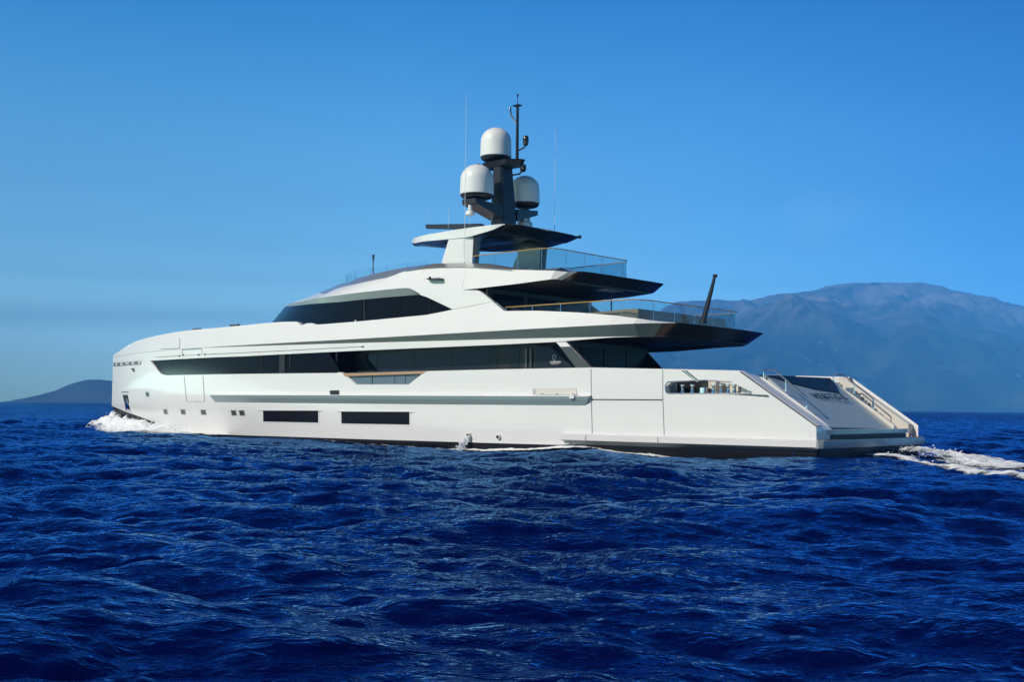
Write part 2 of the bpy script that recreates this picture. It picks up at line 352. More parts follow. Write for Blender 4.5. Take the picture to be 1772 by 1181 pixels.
# seams and panels in the topsides
def seam(name, pts, w=1.0, mat='seam', off=0.006):
    q = MB()
    for (x0, y0), (x1, y1) in zip(pts[:-1], pts[1:]):
        n = max(2, int(math.hypot(x1 - x0, y1 - y0) / 18))
        dx, dy = x1 - x0, y1 - y0; L = math.hypot(dx, dy); nx, ny = -dy / L * w / 2, dx / L * w / 2
        a = [surf(x0 + dx * k / n + nx, y0 + dy * k / n + ny, off) for k in range(n + 1)]
        b = [surf(x0 + dx * k / n - nx, y0 + dy * k / n - ny, off) for k in range(n + 1)]
        q.grid([[(p[0], p[1] - off - 0.01, p[2]) for p in a], a, b, [(p[0], p[1] - off - 0.01, p[2]) for p in b]], 0)
    return q.build(name, mat, hullo, 20)
seam('garage_door_seam', [(1023, 638.8), (1023.3, 690), (1025, 751.5)], 1.1)
seam('garage_door_seam', [(1147, 641), (1147, 690), (1149.5, 753.5)], 1.1)
seam('garage_door_gap', [(1024.5, 692), (1146.5, 692.6)], 1.9, 'black')
seam('shell_door_seam', [(318.8, 651.5), (322.8, 695.4), (354, 695.4), (351.3, 651.5)], 0.9)
seam('shell_door_gap', [(322.8, 695.6), (353.5, 695.6)], 1.5, 'lgrey')
seam('transom_seam', [(1281.5, 644.0), (1414, 739)], 1.8, 'char2', 0.012)
# rubbing strake: a long proud ledge undercut below
su = tr([(362, 684.2), (700, 685.4), (1019, 686.6)], lambda s, z: hb(s, z, .2)); sd = tr([(372, 697.5), (700, 701), (1011, 703.5)], H0)
ss = np.linspace(su[2][0] + 0.02, su[0][0] - .02, 60)
zu = lambda s: float(np.interp(s, su[::-1, 0], su[::-1, 2])); zd = lambda s: float(np.interp(s, sd[::-1, 0], sd[::-1, 2]))
def strake_row(off, zf, a, c): return [(s, float(hb(s, zf(s), off)), zf(s)) for s in np.linspace(a, c, 60)]
a0, a1 = ss[0], ss[-1]
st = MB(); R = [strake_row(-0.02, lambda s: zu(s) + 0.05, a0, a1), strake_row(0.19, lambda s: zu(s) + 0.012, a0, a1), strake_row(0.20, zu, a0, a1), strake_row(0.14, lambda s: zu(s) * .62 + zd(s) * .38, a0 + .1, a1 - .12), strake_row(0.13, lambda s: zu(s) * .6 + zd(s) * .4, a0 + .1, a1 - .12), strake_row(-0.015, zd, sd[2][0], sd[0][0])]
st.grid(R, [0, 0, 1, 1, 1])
for e in (0, -1): st.add([r[e] for r in R], [tuple(range(len(R)))], 0)
st.mirror().build('rubbing_strake', ['white', 'strake'], hullo, 15)
# portholes and the two large hull windows
for x, y, w, h in ((255.1, 682.9, 6.4, 9), (286.3, 713, 7, 9.2), (316.6, 713.5, 8, 9.4), (351.8, 714, 9, 9.6), (404.4, 715.1, 9.2, 10), (418.5, 715.1, 9.4, 10)):
    w, h = w / 2, h / 2; k = 0.6
    fr = slab('porthole', [(x - w - k, y - h), (x + w - k, y - h - .2), (x + w + 1.6, y + h), (x - w + 1, y + h)], 'lgrey', hullo, 0.010)
    w -= .8; h -= .9; slab('porthole_glass', [(x - w - k, y - h), (x + w - k, y - h), (x + w + 1.4, y + h), (x - w + 1, y + h)], 'port', fr, 0.016)
for q, wl, wr in (([(455.6, 711), (551, 711.2), (551, 732), (456, 730)], [(444.5, 710), (455.6, 711), (455.7, 713)], [(551, 711.2), (558.5, 711.6), (551, 713.6)]),
          ([(590.8, 712.6), (708.7, 713.2), (709, 735.4), (591.4, 733.4)], [(578, 711.5), (590.8, 712.6), (590.9, 715)], [(708.7, 713.2), (720, 713.8), (708.8, 716.2)])):
    xs0, xs1 = q[0][0], q[1][0]
    fr = slab('hull_window', [(xs0 - 2, q[0][1] - 1.2), (xs1 + 2, q[1][1] - 1.2), (q[2][0] + 2, q[2][1] + 1.6), (q[3][0] - 2, q[3][1] + 1.6)], 'white', hullo, 0.012)
    slab('window_glass', q, 'doorglass', fr, 0.018)
    slab('recess_shade', wl, 'lgrey', fr, 0.016); slab('recess_shade', wr, 'lgrey', fr, 0.016)  # flat grey wedges paint the shade of the recess sides
# anchor pocket
ap = slab('anchor_pocket', [(210.4, 678.4), (221.6, 678.4), (229.2, 714.5), (217.0, 710.5)], 'mast', hullo, 0.012)
slab('anchor_recess', [(212.6, 684), (221.2, 684), (223.5, 697), (215.2, 696)], 'black', ap, 0.02)
slab('anchor', [(216, 697), (223, 696), (226.5, 712), (222, 708), (218.5, 710)], 'steel', ap, 0.03)
slab('anchor_shank', [(219, 690), (221, 690), (222.6, 700), (220.5, 700)], 'grey', ap, 0.03)
# vents near the stem
for a, b in ((196.5, 203.5), (204.5, 212.2), (213.5, 222), (223.5, 233), (234, 244.2)):
    t = lambda x: 628.6 - (x - 196) * 0.075
    slab('stem_vent', [(a, t(a)), (b, t(b)), (b, t(b) + 6.2), (a, t(a) + 6.2)], 'char2', hullo, 0.012)
    slab('vent_louvre', [((a + b) / 2, t(b) + 1), (b - .8, t(b) + .8), (b - .8, t(b) + 5.2), ((a + b) / 2, t(b) + 5.2)], 'cream', hullo, 0.02)
slab('bow_light', [(228, 638), (232.5, 637.6), (233, 644), (231.6, 644), (231, 640.5), (228.2, 640.4)], 'char', hullo, 0.06)
# fairlead, locker hatch, outlets
fl = slab('fairlead', [(570.5, 677.5), (573, 676), (587, 676), (587.5, 683.5), (586, 685), (572, 685)], 'mast', hullo, 0.012)
slab('fairlead_throat', [(572.5, 678), (586, 677.5), (586, 682), (580, 682.6), (577, 683.4)], 'black', fl, 0.02)
lk = slab('side_locker_hatch', [(922, 673.2), (998, 672.2), (999, 685.2), (922.5, 683.4)], 'lgrey', hullo, 0.008)
slab('locker_cover', [(928, 673.4), (997.6, 672.8), (997.6, 682.6), (928, 682.8)], 'cream', lk, 0.014)
slab('locker_step', [(992, 683), (999.8, 683), (999.8, 690.5), (992.2, 690)], 'white', lk, 0.24, 0.2)
for x in (939, 965, 992): slab('locker_latch', [(x - 1, 681.3), (x + 1, 681.3), (x + 1, 683), (x - 1, 683)], 'char', lk, 0.02)
for x, y, c in ((812.8, 753, 'cream'), (864, 755.5, 'white')):
    p = Vector(surf(x, y, 0)); q = MB(); q.tube([p - Vector((0, .05, 0)), p + Vector((0, .10, -.03))], [0.10, 0.092], 14)
    o = q.build('exhaust_outlet', c, hullo, 40)
    MB().tube([p + Vector((0, .09, -.027)), p + Vector((0, .106, -.03))], 0.066, 12).build('outlet_mouth', 'black', o)
# ledge of the swim platform running along the quarter
lg = MB(); ls = [10.05, 9.7, 8.5, 6, 4, 2, 0.6, 0.05]
def lrow(off, z, shift=0.0): return [(s - shift * (k == 0), float(hb(s, z)) + off, z) for k, s in enumerate(ls)]
lr = [lrow(-.02, .72), lrow(.16, .70), lrow(.18, .68), lrow(.18, .46), lrow(.03, .32, .45), lrow(-.02, .29, .6)]
lg.grid(lr, [0, 0, 0, 1, 1])
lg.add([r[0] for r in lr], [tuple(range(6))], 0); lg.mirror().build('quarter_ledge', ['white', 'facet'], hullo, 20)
seam('ledge_joint', [(1018.7, 754), (1018.7, 766)], 0.9, 'seam', 0.19); seam('ledge_joint', [(1143.5, 757.5), (1143.5, 769)], 0.9, 'seam', 0.19)

# ================================================================== STERN
pa, pb, pc = onb(1437, 656, -2.85), onb(1538, 738, -2.75), onb(1432, 740, 2.75)
PN = np.cross(pb - pa, pc - pa); PN /= np.linalg.norm(PN); PN = PN if PN[2] > 0 else -PN
def pz(s, b): return pa[2] - (PN[0] * (s - pa[0]) + PN[1] * (b - pa[1])) / PN[2]
tp = MB()
def pp(s, b, d=0.0): return np.array([s, b, pz(s, b)]) + PN * d
def onplane(x, y, d):
    r = rayb(x, y); t = ((pa - CB) @ PN) / (r @ PN); return tuple(CB + r * t + PN * d)
tw = MB(); tw.prism([onplane(1436.5, 655.2, 0), onplane(1324.5, 650.3, 0), tuple(pp(0.42, 2.80)), tuple(pp(0.55, -2.80))], -PN * 0.12)
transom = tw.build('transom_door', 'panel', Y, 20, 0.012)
tb = MB(); zt = pz(0.42, 0) + 0.012
out = [(0.46, 3.72), (0.22, 3.55), (0.08, 3.25), (0.02, 2.9), (0.02, -2.9), (0.46, -2.95)]
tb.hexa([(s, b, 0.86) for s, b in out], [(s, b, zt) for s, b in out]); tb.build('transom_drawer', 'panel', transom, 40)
MB().hexa([(s + .08, b * .995, 0.70) for s, b in out], [(s + .08, b * .995, 0.86) for s, b in out]).build('drawer_plinth', 'black', transom, 40)
text_mesh('lettering', 'VERTIGE', 0.44, 'letter', pp(1.76, 0.90, 0.02), (0, -1, 0), (0.8, 0, 0.6), transom, 0.006, 1.50, 0.001)
# dark sheet cut to the shadow's outline at the top of the transom
MB().prism([onplane(x, y, .03) for x, y in ((1327, 650.9), (1436, 655.7), (1446, 668), (1452, 681), (1412, 675), (1370, 664.5), (1344, 656.5))], -PN * 0.028).build('transom_shadow', 'doorglass', transom)
wing_z = lambda s: float(np.interp(s, [0.13, 2.8], [1.12, 2.91]))
for sgn in (1, -1):
    g = MB(); sl_ = [2.95, 2.8, 2.0, 1.0, 0.13]; sk = 0.0 if sgn == 1 else 0.2
    def wr(b, dz): return [(s + sk, sgn * (float(hb(s, 2)) - b), min(wing_z(s), 2.91) + dz) for s in sl_]
    g.grid([wr(0.0, 0), wr(0.06, 0.03), wr(0.36, 0.03), wr(0.40, 0)] + [[(s + sk, sgn * (float(hb(s, 2)) - .40), 0.68) for s in sl_]], 0)
    g.add([(0.13 + sk, sgn * 4.09, .68), (0.13 + sk, sgn * 4.09, 1.12), (0.13 + sk, sgn * 3.69, 1.12), (0.13 + sk, sgn * 3.69, .68)], [(0, 1, 2, 3)], 0)
    # inner stair coaming carrying the handrail
    g.prism([(s + sk, sgn * 2.81, z) for s, z in ((2.92, 2.80), (2.68, 2.73), (1.10, 1.70), (0.30, 1.13), (0.30, 0.7), (2.95, 0.7))], (0, sgn * 0.11, 0))
    if sgn == 1: g.hexa([(2.86, 2.9, 2.80), (.14, 2.95, 1.02), (.14, 3.75, 1.02), (2.86, 3.95, 2.90)], [(2.86, 2.9, 2.6), (.14, 2.95, .7), (.14, 3.75, .7), (2.86, 3.95, 2.6)])
    quarter = g.build('stern_wing', 'white' if sgn == 1 else 'cream', Y, 25)
    if sgn == -1:
        stp = MB()
        for k in range(8):
            s0 = 0.55 + k * 0.27; stp.box(s0, s0 + 0.30, sgn * 2.97, sgn * 3.7, 0.7, 0.86 + k * 0.235)
        stp.build('stair', 'cream', quarter, 20)
    h = MB(); b = sgn * 2.86
    rail = [(2.68, b, 2.76), (2.68, b, 2.97), (2.66, b, 3.0), (2.28, b, 3.0), (1.12, b, 2.09), (1.10, b, 2.04), (1.10, b, 1.73)]
    h.tube(rail, 0.024, 8); h.tube([(1.85, b, 2.30), (1.85, b, 2.66)], 0.026, 8); h.tube([(2.68, b, 2.82), (2.0, b, 2.82)] , 0.008, 6)
    for s, z in ((2.68, 2.74), (1.85, 2.28), (1.1, 1.71)): h.lathe((s, b, z), [(0, .05), (.045, .05), (.045, 0)], 10)
    ho = h.build('stair_handrail', 'steel', quarter, 40); ho.location.x = sk
# dark backing ahead of the stairs
MB().box(3.06, 3.12, -3.8, 3.8, 0.8, 2.72).build('aft_deck_bulkhead', 'white', Y)
# swim platform
sp = MB(); po = [(0.5, 4.24), (0.0, 4.26), (-0.12, 4.1), (-0.14, 0), (-0.12, -4.1), (0.0, -4.26), (0.5, -4.24)]
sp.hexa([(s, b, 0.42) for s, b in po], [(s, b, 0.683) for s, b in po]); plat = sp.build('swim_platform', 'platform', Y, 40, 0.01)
MB().box(-0.08, 0.42, -4.1, 3.9, 0.684, 0.694).build('teak_decking', 'teak', plat)
MB().hexa([(0.05 + .2, b, 0.05) for b in (3.9, -3.9)] + [(0.9, -3.9, .05), (.9, 3.9, .05)], [(0.05, b, 0.418) for b in (3.95, -3.95)] + [(0.9, -3.95, .418), (.9, 3.95, .418)]).build('platform_underside', 'grey', plat)
MB().prism([(0.9, 4.22, 0.26), (0.84, 4.22, 0.26), (0.80, 4.18, 0.02), (0.86, 4.18, 0.02)], (0, -.05, 0)).build('ladder_bracket', 'steel', plat)
for s, b in ((0.12, -3.45), (0.2, -3.1)):
    MB().lathe((s, b, .694), [(0, 0), (.04, 0), (.03, .06), (.045, .12), (0, .12)], 10).build('mooring_cleat', 'steel', plat, 40)

# ================================================================== UPPER BULWARK BAND
def offE2(s): return -np.interp(s, [6, 12, 20, 34.5], [0.48, 0.33, 0.2, 0.0])
def offE4(s): return -np.interp(s, [14, 26, 34, 42, 50], [0.3, 0.3, 0.2, 0.1, 0.0])
fE2 = lambda s, z: hb(s, z) + offE2(s); fE4 = lambda s, z: hb(s, z) + offE4(s)
E1 = zcurve([(427, 616.8), (620, 607.3), (860, 597), (960, 592.2), (1040, 585.5), (1080, 583)], fE2, (41.3, 4.045), (43.5, 4.045), (52, 4.045))
E2 = zcurve([(448, 599.2), (580, 595), (1080, 582.5)], fE2, (34.5, 4.54), (52, 4.54))
E3 = zcurve([(351, 602), (449, 596), (580, 589), (1060, 562), (1093, 560.3)], H0, (34.7, 4.56), (52, 4.56))
E4 = zcurve([(207.7, 607.3), (221, 598.5), (234.8, 591.1), (255, 585), (275.5, 580.2), (313.4, 573.5), (370.3, 568), (411, 564.5), (460, 559.4), (490, 557.3), (514, 557), (522, 563.5), (530, 560), (540, 559.5), (548, 562.3), (620, 556.7), (737, 545.4), (760, 541), (784, 536), (820, 529.5), (853, 522.5), (872, 538.5), (930, 538), (1000, 541), (1060, 546), (1100, 549)], fE4, (50.0, 4.66), (52, 4.6))
us = stations(8.0, 50, 170, E1, E2, E3, E4, np.linspace(46, 50, 16))
def urow(zf, of, dz=0.0): return [(s, float(hb(s, zf(s)) + of(s)), float(zf(s)) + dz) for s in us]
K3 = [(7.0, 4.42, 4.67), (6.55, 4.2, 4.675), (6.15, 3.85, 4.685), (5.85, 3.5, 4.70), (5.75, 3.15, 4.71), (5.78, 1.6, 4.72), (5.82, 0, 4.72)]      # round the aft corner, aft first
K2 = [(7.15, 3.9, 4.24), (6.95, 3.72, 4.24), (6.75, 3.5, 4.25), (6.58, 3.3, 4.26), (6.5, 3.08, 4.27), (6.5, 1.6, 4.27), (6.5, 0, 4.27)]
K4 = [(7.05, 4.05, 4.88), (6.6, 3.95, 4.80), (6.22, 3.7, 4.755), (5.96, 3.4, 4.73), (5.86, 3.1, 4.725), (5.9, 1.6, 4.73), (5.94, 0, 4.73)]
wrap = lambda K: [tuple(k) for k in reversed(K)]
r1 = urow(E1, offE2); r2 = urow(E2, offE2); r3 = urow(E3, lambda s: 0.0); r4 = urow(E4, offE4)
r1 = [(a[0], a[1], min(a[2], b[2] - 0.002)) for a, b in zip(r1, r2)]
r25 = urow(E2, offE2); 
nK = len(K3)
R1 = [(s, b, z - 0.003) for s, b, z in wrap(K2)] + r1; R2 = wrap(K2) + r2; R3 = wrap(K3) + r3; R4 = wrap(K4) + r4
def facet(j): return 2 if j < nK - 5 + 0 else (3 if j < nK - 3 else 1)
ub = MB()
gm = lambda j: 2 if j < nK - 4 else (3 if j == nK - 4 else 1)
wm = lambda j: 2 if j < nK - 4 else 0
R34 = [(a[0], a[1] * .985 + b[1] * .015, a[2] + 0.02) for a, b in zip(R3, R4)]
Rin = [(s, max(b - 0.25, 0), z - 0.02) for s, b, z in R4]
Rdk = [(s, max(b - 0.3, 0), (4.72 if s < 26 else min(z - .1, 5.2))) for s, b, z in R4]
Rce = [(s, 0, d[2] + (0.0 if s < 26 else 0.12 * min(1, b))) for (s, b, z), d in zip(R4, Rdk)]
Rlo = [(s, max(b - 0.14, 0), z) for s, b, z in R1]
Rul = [(s, max(b - 0.5, 0), 4.30 if s > 8.2 else z + 0.01) for s, b, z in R1]; Ruc = [(s, 0, max(4.30, u[2])) if s > 8.2 else (s, 0, u[2]) for (s, b, z), u in zip(R1, Rul)]
ub.grid([R1, R2, R3, R34, R4, Rin, Rdk, Rce], [0, gm, wm, wm, 0, 0, 0])
ub.grid([R1, Rlo, Rul, Ruc], [0, 4, 4], lambda i, j: R1[j][0] > 26)
ub.mirror()
ub.v = [(s + (.10 * -b * min(1, max(0, (9 - s) / 3)) if b < 0 else 0), b, z) for s, b, z in ub.v]        # the aft edge is a little askew to the centreline
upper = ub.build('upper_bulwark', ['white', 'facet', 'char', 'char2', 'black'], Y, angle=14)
MB().grid([[(s, b, 4.32 if s < 26 else z) for (s, b, z) in Rul if s < 40], [(s, 0, 4.33) for (s, b, z) in Rul if s < 40]], 0).mirror().build('saloon_ceiling', 'black', upper)
# hatches and lines in the bulwark side
def seamU(name, pts, w, mat='seam', fn=None, off=0.008, parent=None):
    q = MB(); fn = fn or H0
    for (x0, y0), (x1, y1) in zip(pts[:-1], pts[1:]):
        n = max(2, int(math.hypot(x1 - x0, y1 - y0) / 18)); dx, dy = x1 - x0, y1 - y0; L = math.hypot(dx, dy); nx, ny = -dy / L * w / 2, dx / L * w / 2
        def pt(x, y, o):
            p = hit(x, y, fn); return (p[0], p[1] + o, p[2])
        a = [(x0 + dx * k / n, y0 + dy * k / n) for k in range(n + 1)]
        q.grid([[pt(x + nx, y + ny, -.01) for x, y in a], [pt(x + nx, y + ny, off) for x, y in a], [pt(x - nx, y - ny, off) for x, y in a], [pt(x - nx, y - ny, -.01) for x, y in a]], 0)
    return q.build(name, mat, parent or upper, 20)
lin = lambda s, z: hb(s, z) + np.where(z > 4.56, offE4(s) * np.clip((z - 4.56) / 0.9, 0, 1), np.where(z > 4.0, offE2(s), 0))
seamU('deck_hatch_seam', [(278.9, 604.8), (311.2, 603.2), (311.2, 581)], 1.0, fn=lin)
seamU('side_hatch_gap', [(315.8, 606), (349.2, 603.6)], 1.3, 'char2', lin); seamU('side_hatch_seam', [(349.2, 604), (349.6, 613.5)], 0.8, fn=lin); seamU('side_hatch_seam', [(315.6, 606), (316.2, 615)], 0.8, fn=lin)
seamU('handrail_slot', [(270, 618.6), (313, 616.4)], 1.0, 'char2', lin); seamU('handrail_slot', [(317, 615.9), (349, 613.9)], 0.7, 'seam', lin)
seamU('handrail_slot', [(359, 613.8), (480, 608), (628, 600.2)], 1.1, 'seam', lin)
for x, y in ((311, 616.4), (344, 614.4), (355, 613.8), (628, 600.3), (317, 615)): seamU('slot_fitting', [(x - 2, y), (x + 2, y - .1)], 2.2, 'char', lin, 0.02)
for x, y in ((335.5, 571.6), (400.5, 564.8)):
    p = hit(x, y, fE4); MB().box(p[0] - .35, p[0] + .3, p[1] - .25, p[1] - .1, p[2] - .1, p[2] + .1).build('deck_cleat', 'char2', upper)

# ================================================================== MAIN DECK GLAZING
gl = MB(); t0 = 41.25
sa = np.linspace(hit(562, 611, H0)[0], t0, 50); sb = np.linspace(hit(589, 646, H0)[0], t0, 50)
gl.grid([[(s, float(hb(s, 4.04)) + min(-.085, float(offE2(s)) - .05), float(E1(s)) + .04) for s in sa], [(s, float(hb(s, TE(s))) - .085, float(TE(s)) - .03) for s in sb]], 0)
gl.mirror(); glz = gl.build('deck_window', 'dglass', Y)
for x in (385, 452, 488, 502):                                    # joints and blinds behind the glass
    a = hit(x, 616, lambda s, z: hb(s, z, -.08)); q = MB(); w = 0.02 if x != 488 else 0.22
    q.grid([[(a[0] - w, float(hb(a[0] - w, 4)) - .079, float(E1(a[0]))), (a[0] + w, float(hb(a[0] + w, 4)) - .079, float(E1(a[0])))], [(a[0] - w, float(hb(a[0] - w, 3.2)) - .079, float(TE(a[0]))), (a[0] + w, float(hb(a[0] + w, 3.2)) - .079, float(TE(a[0])))]], 0)
    q.build('window_joint', 'black', glz)
# saloon walls behind the side decks
sw = MB(); sw.box(11.7, 26, 3.25, 3.35, 1.98, 4.31); sw.box(11.7, 26, -3.35, -3.25, 1.98, 4.31); sw.box(11.7, 11.8, -3.25, 3.25, 1.98, 4.31); sw.box(23.3, 23.4, 3.35, 4.3, 1.98, 4.25); sw.box(23.3, 23.4, -4.3, -3.35, 1.98, 4.25)
saloon = sw.build('saloon', 'black', Y)
for q in ([(632, 614), (651, 613), (653, 646), (648, 645), (633, 628)], [(654, 613.2), (718, 610), (718, 645), (654, 646)], [(720, 610), (783, 606.5), (783, 643), (720, 645)], [(785, 606.4), (850, 603), (850, 642), (785, 643)], [(852, 603), (861.5, 602.5), (861.5, 641.5), (852, 642)], [(882, 602), (899, 601.2), (899, 641), (882, 641)], [(926.5, 600.5), (951, 600), (997, 640.6), (926.5, 640.8)]):
    pl = [tuple(onb(x, y, 3.36)) for x, y in q]; pane = MB().prism(pl, (0, -.02, 0)).build('saloon_window', 'dglass2', saloon)
for x, mt in ((908, 'char2'), (916, 'char')):
    MB().prism([tuple(onb(x + u, v, 3.40)) for u, v in ((0, 604), (4, 604), (4, 640), (0, 640))], (0, -.03, 0)).build('doorway_figure_frame', mt, saloon)
# shield mark and lettering on the saloon glass
def onlogo(x, y): return np.array(onb(x, y, 3.372))
lg_ = MB(); ctr = onlogo(959, 619.6); shp = [(-.62, .75), (0, .95), (.62, .75), (.72, .2), (.45, -.55), (0, -1.05), (-.45, -.55), (-.72, .2)]
for i in range(8):
    (a, b), (c, d) = shp[i], shp[(i + 1) % 8]; u = 0.11
    lg_.tube([(ctr[0] - a * u, ctr[1], ctr[2] + b * u), (ctr[0] - c * u, ctr[1], ctr[2] + d * u)], 0.017, 5)
lg_.build('shield_emblem', 'wlogo', saloon)
tl = onlogo(951.2, 628.7); text_mesh('saloon_lettering', 'TANKOA', 0.105, 'wlogo', tl, (-1, 0, 0), (0, 0, 1), saloon, 0.004, 1.22, 0.002)
text_mesh('saloon_small_lettering', 'YACHTS', 0.055, 'wlogo', onlogo(952.8, 631.2), (-1, 0, 0), (0, 0, 1), saloon, 0.004, 1.9, 0.0)
# slanted pillar carrying the overhang
for sgn in (1,):
    f = MB(); pl = [(10.72, 4.14), (10.2, 4.14), (8.95, 3.08), (9.72, 3.08)]
    f.prism([(s, sgn * 4.22, z) for s, z in pl], (0, -sgn * 0.16, 0)); pil = f.build('slanted_pillar', 'char2', Y, 20, 0.02)
    MB().prism([(s, sgn * 4.232, z) for s, z in ((10.70, 4.12), (10.22, 4.12), (10.0, 3.94), (10.48, 3.94))], (0, -sgn * 0.02, 0)).build('pillar_lit_top', 'white', pil)  # white slab paints the sunlit top of the pillar
# aft saloon: dark glass doors, slanted screen at the far side
for sgn in (1, -1): MB().prism([(12.4, sgn * 3.352, 4.3), (11.95, sgn * 3.352, 4.3), (9.5, sgn * 3.352, 2.0), (12.4, sgn * 3.352, 2.0)], (0, -sgn * .06, 0)).build('wind_screen', 'doorglass', saloon)
for b in (-2.4, -0.8, 0.8, 2.4): MB().box(11.67, 11.698, b - .7, b + .7, 2.1, 4.1).build('saloon_door', 'doorglass', saloon)
# fold-down balcony
TEb = lambda x, y, o: tuple(np.array(hit(x, y, lambda s, z: hb(s, z, o))))
MB().prism([TEb(x, y, -.11) for x, y in ((594, 646), (737, 642), (712, 669), (612, 669))], (0, -.03, 0)).build('balcony_glass', 'frost', Y)
MB().prism([TEb(x, y, .01) for x, y in ((592.5, 647.2), (737.5, 642.8), (732.5, 647.0), (596.5, 651.5))], (0, -.2, 0)).build('balcony_caprail', 'teak', Y, 20)
for x in (644, 683, 701): MB().prism([TEb(x + u, v, -.1) for u, v in ((-.4, 652), (.4, 652), (.4, 667), (-.4, 667))], (0, -.02, 0)).build('balcony_glass_joint', 'black', Y)
MB().prism([TEb(x, y, -.09) for x, y in ((597, 651), (606, 651), (606, 658.5))], (0, -.02, 0)).build('balcony_gusset', 'black', Y)
MB().prism([TEb(x, y, -.09) for x, y in ((724, 649), (733, 648.5), (724, 656))], (0, -.02, 0)).build('balcony_gusset', 'black', Y)

# ================================================================== UPPER DECKHOUSE
def Wb(w, Lf, s0=18.0, p=2.4):
    def f(s, z=None): return w * (1 - np.clip((np.asarray(s, float) - s0) / (Lf - s0), 0, 1) ** p)
    return f
fG, fBR, fS1, fS0 = Wb(3.62, 32.7), Wb(3.72, 32.5), Wb(3.45, 29.9), Wb(2.8, 28.1)
G = zcurve([(500, 530.6), (520, 528.5), (588, 523), (729, 510)], fG, (32.7, 6.9), (40, 6.9))
BRc = zcurve([(520, 522.6), (588, 510.8), (640, 504.5), (690, 499.3), (702, 498.6), (708, 499), (713, 500.7), (722, 506), (729, 510)], fBR, (32.5, 7.0), (40, 7.0))
S1 = zcurve([(580, 500.6), (615, 492), (645, 485.5), (669, 481), (681, 477), (692, 472.3), (704, 468.8), (730, 465.3), (759, 463.3), (790, 462.5), (826, 462.8)], fS1, (29.9, 7.45), (27.4, 7.1), (40, 7.45))
S0 = zcurve([(615, 483), (648, 474), (707, 462), (756, 456), (807, 455.2), (830, 456)], fS0, (28.1, 7.85), (26.0, 7.6), (40, 7.85))
sG = float(hit(729, 510, fG)[0])                                      # aft end of the glass top
def wrow(w, Lf, s_aft, zf, n=90, p=2.4, dz=0.0):
    u = np.linspace(0, 1, n); u = 1 - (1 - u) ** 1.5; f = Wb(w, Lf, p=p); ss = s_aft + (Lf - s_aft) * u
    return [(s, float(f(s)), float(zf(s)) + dz) for s in ss]
wh = MB(); bs = float(hit(784, 536, fG)[0])
gb = wrow(3.66, 34.9, bs, lambda s: 5.25 if s > bs + 1.2 else 5.70 - (s - bs) / 1.2 * .45); gt = wrow(3.62, 32.7, sG, G)
gm_ = [tuple(np.array(a) * .5 + np.array(c) * .5) for a, c in zip(gb, gt)]
wh.grid([gb, gm_, gt], 0).mirror(); whg = wh.build('wheelhouse_glass', 'dglass', Y, 30)
for x, w in ((625, 1.8), (690, .35), (743, .35)):
    q = MB(); yy = [(x, 524 - (x - 580) * .09), (x, 563 - (x - 560) * .09)]
    a = [onb(x - w / 2, yy[0][1], 3.66), onb(x + w / 2, yy[0][1], 3.66), onb(x + w / 2, yy[1][1], 3.68), onb(x - w / 2, yy[1][1], 3.68)]
    for k in a: k[1] = float(Wb(3.62, 33.5)(k[0])) + 0.045
    q.prism([tuple(k) for k in a], (0, -.03, 0)).build('window_mullion', 'black', whg)
m_ = onb(615.5, 556, 3.72); MB().lathe(m_, [(0, .06), (.05, .04), (.06, 0), (.05, -.06)], 10).build('wheelhouse_lamp', 'white', whg)
# white upper body: brow, side and roof edge
dh = MB(); n = 110
base = [bs] ; s_end = 15.5
u = np.concatenate([np.linspace(0, .28, 40), np.linspace(.285, 1, 70)])
def hrow2(w, Lf, zf, a):
    f = Wb(w, Lf); uu = 1 - (1 - u) ** 1.35; ss = a + (Lf - a) * uu; return [(s, float(f(s)), float(zf(s))) for s in ss]
g1 = hrow2(3.62, 32.7, G, sG); g2 = hrow2(3.72, 32.5, lambda s: max(float(BRc(s)), float(G(s)) + .004), sG)
g25 = hrow2(3.66, 31.6, lambda s: 0.65 * float(BRc(s)) + .35 * float(S1(s)), sG); g3 = hrow2(3.45, 29.9, S1, sG); g4 = hrow2(2.8, 28.1, S0, sG); g5 = [(s, 0, z + .05 * (b / 2.8)) for s, b, z in g4]
dh.grid([g1, g2, g25, g3], [1, 0, 0]); dh.grid([g3, g4, g5], 2)
# aft of the glass: full-height white side down to the lower joint, then the sun-deck fascia
side = lambda s, z: 3.72 + 0 * s
JO = tr([(729, 510), (740, 515), (784, 536), (800, 533), (826, 528), (853, 522.5)], side); JO[0][0] = sG
CV = tr([(826, 502.7), (831.7, 505), (838, 510), (846, 516.5), (853.4, 522.4)], side)
U2 = tr([(799, 502), (826, 499.3), (897, 490.5), (966, 479.7)], side)
jz = lambda s: float(np.interp(s, JO[::-1, 0], JO[::-1, 2])); cz = lambda s: float(np.interp(s, CV[::-1, 0], CV[::-1, 2])); u2z = lambda s: float(np.interp(s, U2[::-1, 0], U2[::-1, 2]))
S1b = zcurve([(759, 463.3), (790, 462.5), (826, 462.8), (860, 464.6), (886, 466.6), (930, 467.5), (1004, 468.4)], lambda s, z: 3.45 + 0 * s)
sC = float(CV[0][0]); sU = float(U2[0][0])
a1_ = stations(sU, sG, 24, JO[:, 0]); dh.grid([[(s, 3.72, jz(s)) for s in a1_], [(s, 3.70, (jz(s) + float(S1(s))) / 2) for s in a1_], [(s, 3.45, float(S1(s))) for s in a1_]], 0)
a2_ = stations(float(CV[-1][0]), sU, 20, JO[:, 0], CV[:, 0])
czz = lambda s: cz(s) if s < sC else float(np.interp(s, [sC, sU], [CV[0][2], U2[0][2]]))
lo = [(s, 3.72, jz(s)) for s in a2_]; hi = [(s, 3.72, max(czz(s), jz(s) + .002)) for s in a2_]
